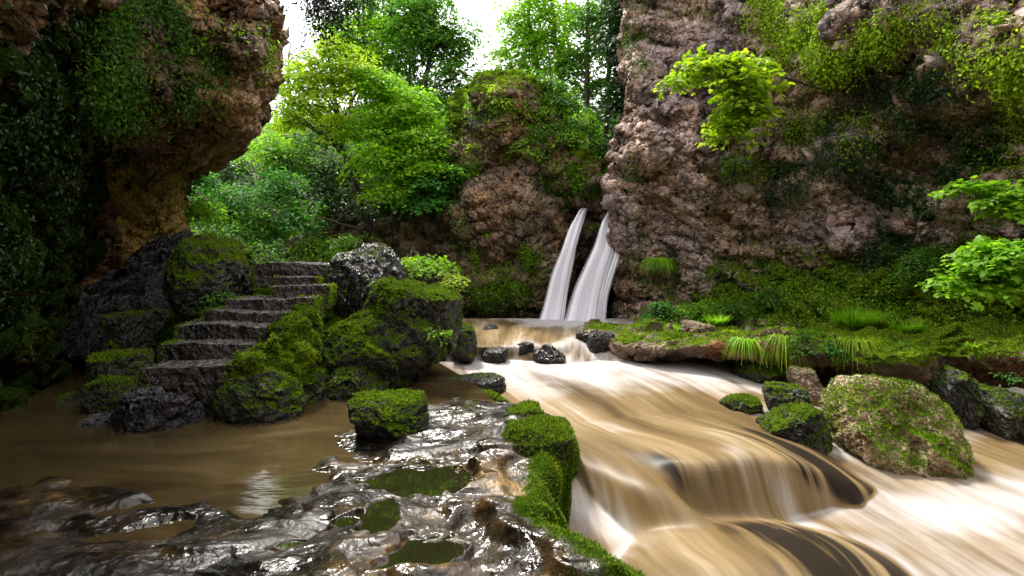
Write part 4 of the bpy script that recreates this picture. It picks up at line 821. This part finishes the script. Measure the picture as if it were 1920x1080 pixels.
# --- trees on the centre cliff and the slope
tree('young_maple', 'slender yellow green tree with a dark forked trunk left of the centre cliff', [P(700, 440, 19.6), P(672, 360, 19.5), P(645, 290, 19.4), P(634, 220, 19.4), P(622, 140, 19.4), P(610, 60, 19.4)],
     [(590, 180, 19.2, 62, 42), (650, 130, 19.4, 55, 40), (615, 85, 19.5, 40, 28), (550, 215, 19, 45, 26), (640, 235, 19, 45, 26), (575, 125, 19.6, 40, 30)], 'leaf_yellow', 9, .5, 46, .12, .25, 11, .11, 26,
     extra=[(.06, [P(655, 300, 19.4), P(600, 230, 19.2), P(560, 190, 19.2)]), (.05, [P(636, 230, 19.4), P(670, 170, 19.3), P(690, 120, 19.3)]), (.06, [P(700, 440, 19.6), P(640, 420, 19.3), P(590, 405, 19)])])
tree('broad_maple', 'bright green tree with tiered drooping sprays in front of the centre cliff', [P(742, 430, 19.4), P(738, 340, 19.4), P(735, 240, 19.5), P(722, 150, 19.6)],
     [(712, 165, 19.2, 52, 38), (765, 200, 19, 62, 40), (700, 235, 18.9, 55, 34), (780, 262, 18.6, 66, 36), (722, 300, 18.5, 60, 34), (800, 318, 18.3, 55, 30), (745, 350, 18.4, 50, 26)], 'leaf_bright', 11, .62, 62, .12, .3, 13, .12, 30)
tree('cliff_tree', 'small cool green tree hanging over the dark rock in front of the bright tiered tree', [P(770, 420, 18.9), P(785, 380, 18.6), P(810, 350, 18.2)],
     [(815, 345, 18, 38, 26), (800, 378, 18, 36, 18), (842, 318, 18.1, 28, 20)], 'leaf_cool', 12, .5, 55, .13, .4, 17, .06, 12)
tree('tall_maple', 'tall dark green tree with a long bare trunk left of the sky gap', [P(785, 240, 25), P(800, 140, 25), P(812, 60, 25), P(822, -60, 25)],
     [(815, 80, 25, 70, 46), (862, 60, 25, 42, 30), (765, 50, 25, 48, 34), (850, 150, 24.5, 50, 30), (790, 10, 25, 60, 40), (868, 110, 25, 30, 22), (830, 205, 24, 60, 30), (740, 110, 25, 34, 26)], 'leaf_green', 7, .8, 60, .15, .3, 19, .16, 34)
tree('tall_maple', 'tall thin forked tree behind the bright tiered tree', [P(715, 240, 27), P(722, 120, 27), P(730, 40, 27), P(738, -60, 27)],
     [(715, 40, 27, 55, 40), (680, 90, 27, 40, 32), (740, 110, 27, 34, 30), (700, -20, 27, 60, 40), (670, 140, 27, 50, 30)], 'leaf_green', 6, .8, 55, .15, .3, 23, .13, 26, extra=[(.08, [P(720, 150, 27), P(700, 60, 27), P(690, -40, 27)])])
tree('tall_maple', 'tall leafy tree right behind the top of the yellow green tree', [P(660, 250, 29), P(655, 120, 29), P(650, 0, 29), P(648, -80, 29)],
     [(655, 50, 29, 42, 36), (630, 100, 29, 30, 26), (690, 10, 29, 40, 30), (620, 160, 29, 30, 26)], 'leaf_green', 6, .8, 50, .16, .3, 29, .12, 22)
tree('tall_maple', 'dense dark leafy tree between the two tallest trunks left of the sky gap', [P(770, 260, 30), P(768, 100, 30), P(772, -80, 30)],
     [(760, 60, 30, 44, 44), (775, 0, 30, 46, 40), (745, 150, 30, 40, 34), (790, 160, 30, 40, 30)], 'leaf_dark', 7, .9, 60, .17, .3, 32, .11, 22)
tree('tall_maple', 'bright leafy tree peeping over the top of the yellow green crown', [P(690, 260, 26), P(682, 120, 26), P(680, 0, 26)],
     [(672, 95, 26, 46, 34), (700, 60, 26, 36, 34), (640, 60, 26, 36, 34), (705, 120, 26, 34, 26)], 'leaf_bright', 7, .8, 60, .15, .3, 33, .10, 22)
tree('slender_tree', 'leafy tree with hanging sprays in front of the rock knob shoulder, right of its top', [P(1042, 330, 18.8), P(1040, 230, 18.8), P(1032, 150, 18.8), P(1028, 90, 18.8)],
     [(1020, 150, 18.6, 40, 26), (1060, 190, 18.5, 46, 26), (1010, 205, 18.3, 34, 22), (1085, 250, 18.3, 36, 24), (1030, 250, 18.0, 40, 20)], 'leaf_green', 9, .5, 55, .10, .4, 34, .06, 20)
tree('bare_tree', 'thin sparse dark tree against the sky beside the left rock roof', [P(560, 300, 24), P(548, 200, 24), P(540, 140, 24), P(545, 80, 24)],
     [(545, 150, 24, 34, 46), (530, 200, 24, 26, 30), (570, 120, 24, 24, 30)], 'leaf_dark', 6, .5, 26, .12, .3, 31, .07, 26)
# right group
RT = [(1100, 300, 0, 22.5, 'tall pale trunked tree nearest the right cliff above the falls', [(1105, 60, 48, 50), (1140, 20, 44, 40), (1078, 120, 36, 34), (1120, 160, 34, 30)], 'bark_pale', 'leaf_green'),
      (1062, 260, 1030, 24, 'leaning thin tree in the middle of the clump right of the sky gap', [(1035, 40, 44, 44), (1060, 100, 40, 36), (1010, 0, 44, 36)], 'bark', 'leaf_bright'),
      (1020, 250, 985, 24.5, 'leafy bright tree at the left end of the clump right of the sky gap', [(975, 60, 42, 40), (990, 120, 40, 34), (950, 100, 30, 28), (965, 20, 34, 28), (1010, 80, 36, 34), (940, 130, 22, 18)], 'bark', 'leaf_bright'),
      (1135, 280, 1150, 23.5, 'thin tree between the pale trunk and the right cliff', [(1150, 80, 34, 44), (1160, 0, 36, 36), (1140, 190, 32, 34)], 'bark', 'leaf_green'),
      (1045, 200, 1065, 27, 'farthest thin tree in the clump right of the sky gap', [(1070, 20, 40, 36), (1050, 150, 44, 34), (1010, 170, 36, 26), (1090, 190, 36, 26)], 'bark', 'leaf_green')]
for k, (bx, by, tx, Y, lb, bl, bk, lm) in enumerate(RT):
    tx = tx or bx + 3
    tree('slender_tree', lb, [P(bx, by + 20, Y), P(bx * .7 + tx * .3, by * .55, Y), P(bx * .25 + tx * .75, 40, Y), P(tx, -80, Y)],
         [(a, b, Y, c, d) for a, b, c, d in bl], lm, 6.5, .8, 55, .14, .3, 40 + k, .13, 24, bark=bk, group='slender trees above the falls')
tree('yew_tree', 'dark drooping evergreen hugging the edge of the right cliff above the falls', [P(1180, 330, 19.5), P(1178, 200, 19.5), P(1176, 60, 19.5), P(1176, -60, 19.5)],
     [(1165, 60, 18.6, 34, 70), (1168, 170, 18.6, 30, 60), (1172, 260, 18.4, 26, 46), (1175, -20, 18.6, 40, 40)], 'leaf_dark', 12, .5, 60, .11, .9, 51, .12, 20)
tree('spruce', 'dark spruce boughs hanging into the sky at the top left', [P(600, -200, 17), P(610, -120, 17), P(620, -60, 17)],
     [(600, 10, 17, 30, 22), (640, 0, 17, 30, 24), (622, 30, 17, 24, 20), (585, -20, 17, 40, 20), (640, -40, 17, 50, 20)], 'needle', 7, .45, 60, .09, 1.5, 53, .06, 30, thick=.2)
# shrubs on the centre cliff
SH = [((935, 190, 17.4, 44, 26), 'leaf_yellow', 'yellow green shrub crowning the rock knob'), ((990, 250, 17.4, 40, 20), 'leaf_green', 'green shrub on the right shoulder of the rock knob'),
      ((1060, 255, 17.8, 44, 22), 'leaf_bright', 'bright shrub on the slope right of the rock knob'), ((1000, 200, 19, 46, 26), 'leaf_dark', 'dark shrub right behind the rock knob'),
      ((1050, 310, 18.6, 50, 26), 'leaf_dark', 'dark shrub above the recess of the falls'), ((1110, 330, 18.8, 44, 28), 'leaf_dark', 'dark ivy clad bush right above the falls'),
      ((900, 215, 17.9, 26, 26), 'leaf_dark', 'dark bush on the left shoulder of the rock knob'), ((985, 275, 17.2, 30, 12), 'leaf_bright', 'bright trailing plant on the face of the rock knob'),
      ((1150, 300, 18.4, 30, 34), 'leaf_green', 'green bush beside the right cliff above the falls'), ((888, 275, 17.8, 16, 10), 'leaf_yellow', 'small yellow plant on the left face of the knob'),
      ((845, 230, 19.5, 44, 44), 'leaf_green', 'leafy bush in the notch left of the knob'), ((1020, 270, 17.5, 26, 34), 'leaf_green', 'leafy bush hanging down the right side of the knob'), ((1065, 335, 18.3, 40, 20), 'leaf_green', 'mid green bush in the shade right of the knob'), ((880, 330, 18.3, 16, 26), 'leaf_green', 'narrow ivy bush down the left side of the knob'), ((690, 385, 19.3, 40, 22), 'leaf_dark', 'dark bush on the low rock left of the centre cliff'),
      ((870, 290, 19.4, 30, 30), 'leaf_dark', 'dark bush in the shade left of the centre cliff'), ((660, 440, 19.2, 26, 18), 'leaf_bright', 'bright fern tuft at the foot of the yellow green tree'),
      ((1090, 230, 19.6, 40, 26), 'leaf_bright', 'pale green bush round the pale trunk'), ((1040, 380, 18.6, 14, 34), 'leaf_dark', 'ivy strand left of the first fall'), ((1108, 425, 17.9, 10, 22), 'leaf_green', 'mossy green strand between the two falls')]
for k, (b, mt, lb) in enumerate(SH):
    plant('shrub', lb, 'shrub', [b], mt, 9, .38, 60, .085, .45, 100 + k, group='shrubs on the centre cliff')
# --- bushes of the slope on the left
LB = [((360, 330, 18, 36, 40), 'leaf_cool'), ((372, 400, 17.5, 34, 34), 'leaf_bright'), ((440, 380, 19, 50, 38), 'leaf_cool'), ((520, 350, 20, 54, 36), 'leaf_cool'), ((480, 430, 19, 54, 28), 'leaf_green'),
      ((560, 410, 19.5, 46, 34), 'leaf_cool'), ((505, 270, 21, 50, 30), 'leaf_bright'), ((560, 300, 21.5, 56, 36), 'leaf_green'), ((610, 330, 21, 40, 36), 'leaf_dark'), ((610, 250, 22, 50, 34), 'leaf_green'),
      ((540, 240, 23, 46, 30), 'leaf_bright'), ((590, 460, 19.5, 30, 30), 'leaf_bright'), ((640, 390, 20.5, 26, 30), 'leaf_dark'), ((670, 300, 21.5, 44, 40), 'leaf_green'), ((430, 320, 20, 40, 26), 'leaf_dark'),
      ((830, 240, 23, 50, 30), 'leaf_green'), ((670, 220, 24, 50, 34), 'leaf_green'), ((860, 185, 25, 40, 24), 'leaf_dark'), ((745, 240, 24, 50, 40), 'leaf_dark'), ((590, 200, 25, 50, 30), 'leaf_green'), ((680, 170, 26, 50, 34), 'leaf_dark'),
      ((1010, 225, 24, 60, 26), 'leaf_dark'), ((1110, 225, 25, 60, 34), 'leaf_dark'), ((780, 180, 27, 60, 40), 'leaf_green'), ((950, 170, 27, 40, 26), 'leaf_green'), ((880, 150, 32, 30, 16), 'leaf_green'), ((1050, 180, 28, 60, 30), 'leaf_green')]
LBL = ['cool bluish leafy bush closest to the cave mouth, hanging down in a curtain', 'bright green bush directly below the curtain of leaves at the cave mouth', 'cool green bush to the right of the curtain of leaves at the cave mouth', 'cool green bush behind the left side of the capped boulder, above it', 'mid green bush low on the bank just above the capped boulder', 'cool green bush low on the bank left of the yellow green tree', 'bright bush tucked right under the nose of the rock roof', 'mid green bush between the rock roof and the yellow green trunk', 'dark bush just left of the yellow green trunk at mid height', 'mid green bush behind the upper fork of the yellow green tree', 'bright green bush beside the rock roof, below the sparse dark tree', 'bright bush at the very bottom of the bank left of the trunk foot', 'dark bush low on the right of the yellow green trunk', 'mid green bush between the yellow green and the tiered tree', 'dark shaded bush under the lip of the rock roof', 'mid green bush left of the rock knob behind the tiered tree', 'mid green bush behind the top of the tiered tree on its left', 'dark bush high up beside the rock knob, below the sky gap', 'dark bush behind the middle of the bright tiered tree', 'mid green bush behind the yellow green crown', 'dark bush behind and above the tiered tree', 'dark bush just right of the rock knob behind the leafy bright tree', 'dark bush behind the pale trunk above the falls', 'mid green bush under the long bare trunk of the dark tree', 'mid green bush behind the top of the rock knob', 'small far bush closing the bottom of the white sky gap', 'mid green bush farthest back behind the slender trees']
for k, (b, mt) in enumerate(LB):
    plant('bush', LBL[k], 'bush', [b], mt, 12, .62, 80, .14, .4, 150 + k, group='bushes on the forest slope')
# undergrowth on the slope: uncountable
R = rs(5); V = sg.reshape(-1, 3); Fq = grid_faces(200, 220); ct = V[Fq].mean(1); Y = ct[:, 1]
vis = (Y < 34) & (ppx(ct) > 280) & (ppx(ct) < 1250); idx = np.where(vis)[0]
a_ = np.linalg.norm(np.cross(V[Fq[:, 1]] - V[Fq[:, 0]], V[Fq[:, 3]] - V[Fq[:, 0]]), axis=1)[idx]; pk = a_ / ct[idx, 1] ** 1.6; i = R.choice(idx, 46000, p=pk / pk.sum())
C = ct[i] + R.normal(0, .16, (46000, 3)) + np.array([0, -.1, .25])
tag(leaves('undergrowth', C, R.normal(0, .5, (46000, 3)) + np.array([0, -.3, 1]), R.normal(0, 1, (46000, 3)), .17 * (.5 + R.rand(46000)), MAT['leaf_green']), 'leafy undergrowth covering the forest slope', 'undergrowth', None, 'stuff')
# --- hanging ivy
def ivy(label, src, sel, n, ls, mat, seed, off=.12, name='hanging_ivy', hang=.5):
    g_ = src; nv, nu = g_.shape[:2]; N = grid_normals(g_).reshape(-1, 3); V = g_.reshape(-1, 3)
    X, Yp = ppx(V), ppy(V); m_ = np.where(V[:, 1] > .5, sel(X, Yp, V), 0.); R = rs(seed)
    nn = sstep(fbm(V * 1.1 + seed, 3, seed), -.22, .2); p = m_ * nn / 1.; p = np.maximum(p, 0)
    if p.sum() <= 0: return
    area = np.linalg.norm(np.cross(np.gradient(g_, axis=1), np.gradient(g_, axis=0)), axis=2).ravel(); p = p * area
    i = R.choice(len(p), n, p=p / p.sum()); u = R.rand(n, 1)
    C = V[i] + N[i] * (off * u ** 1.5) + R.normal(0, .04, (n, 3)); C[:, 2] -= R.rand(n) ** 3 * hang
    b = np.array([C[:, 0].mean(), C[:, 1].mean(), C[:, 2].min()])
    o = leaves(name, C - b, N[i] * 1.2 + R.normal(0, .45, (n, 3)) + np.array([0, 0, .5]), R.normal(0, .7, (n, 3)) + np.array([0, 0, -.9]), ls * (.5 + .9 * R.rand(n)), MAT[mat])
    o.location = b; tag(o, label, 'ivy'); return o
def ell(*es):
    def f(X, Y, V):
        r = np.zeros(len(X))
        for (x, y, a, b, *t) in es:
            th = math.radians(t[0]) if t else 0; dx, dy = X - x, Y - y
            u = (dx * math.cos(th) + dy * math.sin(th)) / a; v = (-dx * math.sin(th) + dy * math.cos(th)) / b
            r = np.maximum(r, sstep(1.15 - np.sqrt(u * u + v * v), 0, .5))
        return r
    return f
ivy('dark green ivy hanging over the brow of the left rock roof', cg, ell((230, 100, 90, 100), (300, 60, 60, 80), (360, 130, 80, 60, 30), (250, 180, 60, 50)), 24000, .06, 'leaf_green', 61, .3, hang=.5)
ivy('darker ivy growing down the far left cave wall', cg, ell((60, 250, 90, 260), (20, 450, 80, 120), (130, 60, 60, 90)), 9000, .06, 'leaf_dark', 62, .1)
ivy('bright tufts of leaves along the top edge of the left rock roof', cg, ell((400, 60, 60, 24, 30), (470, 80, 60, 22, 30), (350, 20, 50, 24, 20), (395, 150, 30, 20), (500, 40, 22, 40)), 3000, .07, 'leaf_bright', 63, .2)
ivy('yellow green leafy mat spread over the upper right cliff', rg, ell((1500, 60, 110, 62), (1450, 30, 60, 50), (1560, 110, 70, 24), (1640, 60, 60, 40), (1850, 70, 90, 50), (1900, 120, 40, 40), (1720, 30, 80, 26)), 34000, .07, 'leaf_yellow', 64, .3)
ivy('dark ivy sheet across the middle of the right cliff', rg, ell((1580, 240, 130, 70, 10), (1650, 300, 110, 60), (1720, 180, 90, 70), (1780, 280, 90, 60), (1700, 400, 60, 90), (1480, 330, 60, 40), (1620, 160, 90, 30), (1870, 250, 60, 60), (1640, 480, 30, 40)), 30000, .062, 'leaf_dark', 65, .16)
ivy('yellow green sprinkle of leaves over the dark ivy sheet', rg, ell((1530, 240, 90, 40, 15), (1600, 225, 70, 36), (1400, 310, 50, 34), (1900, 210, 40, 50), (1860, 240, 50, 24, -20)), 9000, .06, 'leaf_yellow', 66, .2)
ivy('low leafy plants and saplings sprinkled over the mossy bank', rg, ell((1780, 560, 240, 60), (1500, 560, 160, 50), (1300, 590, 120, 20), (1880, 300, 60, 40)), 16000, .06, 'leaf_bright', 81, .16, hang=.1, name='bank_plants')
ivy('trailing greenery down the left edge of the right cliff', rg, ell((1200, 60, 26, 90), (1190, 330, 16, 60), (1280, 20, 60, 20)), 6000, .07, 'leaf_green', 83, .25)
ivy('leafy creepers over the face of the rock knob', ccg, ell((920, 200, 50, 40), (1000, 230, 40, 50), (960, 280, 70, 14), (880, 300, 16, 50), (1060, 320, 60, 30)), 9000, .075, 'leaf_bright', 84, .2)
ivy('small green creepers low on the right cliff face', rg, ell((1225, 490, 26, 50), (1190, 470, 14, 90), (1390, 310, 40, 40), (1740, 350, 60, 30), (1850, 340, 70, 30), (1420, 480, 20, 40)), 7000, .06, 'leaf_green', 67, .15)
ivy('ivy and moss patch low on the centre cliff left of the falls', ccg, ell((930, 530, 60, 40), (890, 500, 12, 50), (985, 480, 26, 30), (1010, 500, 20, 50)), 7000, .055, 'leaf_bright', 68, .08)
ivy('ivy strands down the shaded rock left of the centre cliff', ccg, ell((700, 410, 30, 50), (862, 440, 14, 80), (760, 395, 90, 16), (640, 450, 30, 30), (1150, 390, 20, 30), (1060, 350, 80, 30)), 9000, .07, 'leaf_green', 69, .15)
# --- right cliff plants
plant('overhanging_maple', 'bright lime green maple bough reaching left over the pink rock', 'branch', [(1330, 122, 12.9, 60, 20), (1275, 145, 12.8, 36, 12), (1390, 150, 12.8, 52, 30), (1390, 205, 12.8, 44, 34), (1370, 240, 12.9, 34, 16), (1420, 115, 13, 30, 18)], 'leaf_yellow', 20, .36, 30, .13, .35, 71, 'maple',
      [(.04, [P(1600, 190, 13.3), P(1530, 165, 13), P(1440, 135, 12.8), P(1350, 112, 12.7)])], base=P(1600, 190, 13.3)[:3])
plant('shrub', 'small olive shrub clinging to the right cliff below the lime maple bough', 'shrub', [(1385, 315, 14.6, 40, 22)], 'leaf_green', 12, .25, 60, .06, .3, 72)
plant('low_maple', 'young maple with big bright star leaves at the right edge above the mossy bank', 'young tree', [(1850, 490, 8.6, 70, 22), (1900, 470, 8.4, 40, 22), (1800, 530, 8.7, 50, 14), (1890, 530, 8.4, 40, 16), (1840, 465, 8.8, 40, 10)], 'leaf_bright', 20, .30, 26, .115, .25, 73, 'maple', [(.02, [P(1960, 600, 9), P(1930, 540, 8.8), P(1870, 500, 8.7)])], base=P(1960, 600, 9)[:3])
plant('low_maple', 'bunch of bright star leaves at the right edge over the dry roots', 'young tree', [(1880, 365, 9.6, 50, 22), (1905, 395, 9.4, 30, 14), (1820, 345, 9.9, 30, 12)], 'leaf_bright', 18, .28, 24, .11, .3, 74, 'maple', [(.02, [P(1950, 330, 10.2), P(1910, 350, 10)])], base=P(1950, 330, 10.2)[:3])
plant('bush', 'dense small leaved bush on the mossy bank left of the star leaved maple', 'bush', [(1745, 490, 11.4, 52, 30), (1712, 515, 11.4, 30, 16)], 'leaf_green', 20, .26, 60, .065, .3, 75)
LP = [(1245, 580, 14.6, 34, 20, 'leaf_cool', 'leafy plants at the foot of the cliff by the falls'), (1315, 580, 14.2, 40, 20, 'leaf_bright', 'bright plants second from the falls along the cliff foot'),
      (1375, 578, 13.9, 36, 20, 'leaf_green', 'leafy plants in the middle of the cliff foot'), (1440, 565, 13.8, 26, 26, 'leaf_green', 'taller plants right of the middle of the cliff foot'),
      (1520, 640, 10.3, 44, 26, 'leaf_green', 'leafy clump trailing over the ledge edge'), (1570, 655, 10.0, 30, 20, 'leaf_cool', 'small cool green clump hanging from the ledge edge'),
      (800, 495, 10.2, 46, 16, 'leaf_bright', 'bright ferns on top of the upper mossy boulder'), (845, 525, 9.9, 24, 16, 'leaf_yellow', 'yellow fern at the right end of the upper mossy boulder'),
      (770, 490, 10.6, 30, 12, 'leaf_yellow', 'yellow fern beside the bare grey slab'), (822, 622, 8.2, 14, 14, 'leaf_bright', 'little sprig on the right side of the great round boulder'),
      (400, 555, 9.0, 36, 18, 'leaf_green', 'leafy moss cushion beside the fourth step'), (470, 470, 9.9, 16, 16, 'leaf_bright', 'small tuft on the back of the capped boulder'),
      (1895, 705, 8.6, 8, 6, 'leaf_cool', 'tiny seedling on the broad boulder at the right edge'), (650, 455, 13, 24, 12, 'leaf_green', 'small fern behind the top of the steps')]
for k, (x, y, Y, a, b, mt, lb) in enumerate(LP):
    plant('leafy_plant', lb, 'plant', [(x, y, Y, a, b)], mt, 30, .02 * Y * .9, 40, .0055 * Y + .01, .4, 300 + k)
def tuft(label, x, y, Y, n, h, spread, mat, seed, hang=.0, group='grass tufts on the ledge'):
    R = rs(seed); b = P(x, y, Y)[:3]; th = R.rand(n) * 6.283; r = R.rand(n) ** .6 * spread
    C0 = np.stack([r * np.cos(th), r * np.sin(th) * .6, 0 * r], 1); out = np.stack([np.cos(th), np.sin(th) - .5, 0 * th], 1) * (.3 + R.rand(n, 1)) + R.normal(0, .2, (n, 3))
    V = []; Fc = []; L = h * (.5 + .7 * R.rand(n)); wv = .008 + .006 * R.rand(n); ts = [0, .35, .7, 1.]
    sd = unit(np.stack([-out[:, 1], out[:, 0], 0 * th], 1) + 1e-6)
    for j, t in enumerate(ts):
        c = C0 + out * (L * t)[:, None] * .6; c[:, 2] += L * (t * (1 - .35 * t)) - L * t * t * hang
        for s_ in (-1, 1): V.append(c + sd * (wv * (1 - t * .9) * s_)[:, None])
    V = np.stack(V, 1); off = np.arange(n)[:, None] * 8
    Fq = np.concatenate([off + np.array([[2 * j, 2 * j + 1, 2 * j + 3, 2 * j + 2]]) for j in range(3)])
    o = mesh_np('grass_tuft', V.reshape(-1, 3), Fq, MAT[mat], smooth=False); o.location = b
    tag(o, label, 'grass', group)
tuft('bright upright grass tuft, the largest on the ledge, below the mossy bank', 1605, 610, 11.5, 900, .45, .40, 'leaf_bright', 1)
tuft('pale drooping grass hanging over the ledge edge under the largest tuft', 1610, 640, 10.1, 700, .45, .38, 'leaf_yellow', 2, 1.5)
tuft('grass tuft hanging over the ledge edge at its middle', 1400, 640, 11.0, 500, .45, .22, 'leaf_bright', 3, 1.2)
tuft('thin yellow grass hanging left of the trailing leafy clump', 1478, 635, 10.7, 500, .5, .25, 'leaf_yellow', 4, 1.5)
tuft('hanging grass tuft on the cliff right beside the falls', 1235, 490, 15.9, 500, .5, .28, 'leaf_bright', 5, 1.2)
tuft('small grass tuft on the ledge beside the grey stone', 1345, 608, 13.0, 300, .3, .2, 'leaf_bright', 6)
tuft('grass in the moss near the right end of the ledge', 1700, 620, 10.8, 300, .3, .25, 'leaf_bright', 7)
R = rs(77)
for k in range(11):
    x = 1230 + 690 * (k + R.rand() * .8) / 11; lip = np.interp(x, [1185, 1450, 1690, 1920], [640, 640, 660, 664]); f_ = R.rand()
    Yl = np.interp(x, [1185, 1450, 1690, 1920], [12.3, 10.8, 9.4, 8.9]) + f_ * 1.6
    tuft('small %s grass tuft in the ledge moss, %s' % (('bright', 'dark green', 'yellowish')[k % 3], ('nearest the falls', 'second from the falls', 'third from the falls', 'fourth from the falls', 'fifth from the falls', 'middle one of the row', 'fifth from the right edge', 'fourth from the right edge', 'third from the right edge', 'second from the right edge', 'nearest the right edge')[k]), x, lip - 4 - 22 * f_, Yl, 90, .22 + .15 * R.rand(), .12, ['leaf_bright', 'leaf_green', 'leaf_yellow'][k % 3], 500 + k, R.rand(), 'small grass tufts in the ledge moss')
# dry roots
def roots(label, pts, n, seed, r=.012, sp=.25, L=1.0):
    R = rs(seed); b = pts[0][:3].copy(); T = Tubes()
    for k in range(n):
        T.add([q[:3] - b + R.normal(0, sp * (j + .3) / len(pts), 3) * np.array([1, .4, 1]) for j, q in enumerate(pts)], r * R.uniform(.5, 1.2), .003, 4, .012, R, n=14)
    o = T.build('hanging_roots', MAT['straw'], None); o.location = b; tag(o, label, 'roots'); return o
roots('fan of pale dry roots on the right cliff left of the dark ivy', [P(1470, 235, 14.2), P(1430, 250, 14.3), P(1385, 275, 14.4), P(1375, 300, 14.5)], 7, 1)
roots('tangle of pale dry roots hanging at the right edge under the star leaves', [P(1830, 330, 10.6), P(1810, 370, 10.5), P(1780, 400, 10.6), P(1790, 430, 10.7)], 14, 2, .008, .35)
roots('single reddish root dangling over the bare rock at the upper right', [P(1745, 50, 11.4), P(1735, 90, 11.2), P(1715, 120, 11.2), P(1722, 150, 11.2)], 2, 3, .012, .05)
roots('short curling root over the long bare rock at the upper right', [P(1740, 138, 11.3), P(1748, 165, 11.2), P(1752, 190, 11.2), P(1748, 203, 11.2)], 1, 4, .016, .02)
# --- moss shoots on banks
def bankmoss(label, g_, sel, n, size, mat, seed, name='moss_mat'):
    V = g_.reshape(-1, 3); Fq = grid_faces(*g_.shape[:2])
    o = fuzz(name, (V, Fq), 1e9, size, MAT[mat], sel, seed, None, cap=n)
    if o: tag(o, label, 'moss', None, 'stuff')
def msel(f, nzk=.6, thr=.1, s=9):
    def q(C, N):
        X, Y = ppx(C), ppy(C); r = np.where(C[:, 1] > .5, f(X, Y, C), 0)
        nn = fbm(C * 1.3 + s, 4, s); return r * sstep(nn + nzk * N[:, 2], thr, thr + .35)
    return q
bankmoss('yellow green moss cushions on the lower right cliff', rg, msel(ell((1750, 570, 260, 80), (1450, 540, 160, 60), (1500, 490, 80, 30), (1900, 430, 60, 50), (1880, 230, 50, 40), (1410, 470, 16, 36), (1230, 560, 40, 40)), .5, .0), 60000, .07, 'mossfuzz', 1)
bankmoss('short moss carpet on the rock ledge', lg, msel(ell((1550, 640, 500, 70)), .5, .32), 60000, .04, 'mossfuzz', 2)
bankmoss('shaggy dark moss on the stream edge of the foreground shelf', shelf_g, lambda C, N: sstep(C[:, 0] - np.interp(C[:, 1], [0, 2.9, 3.3, 4.0, 4.7, 5.3, 6], [.75, .34, .19, .06, .12, .25, .6]) + .22 * fbm(C * 2, 3, 4), -.05, .10) * (C[:, 2] > CZ - 2.9) * (C[:, 1] > 1.5), 60000, .020, 'mossfuzz_dark', 3)
bankmoss('moss on the top of the centre cliff', ccg, msel(ell((940, 170, 110, 30), (760, 390, 120, 20), (940, 540, 80, 50), (900, 260, 60, 30)), .3, .0), 20000, .07, 'mossfuzz', 4)
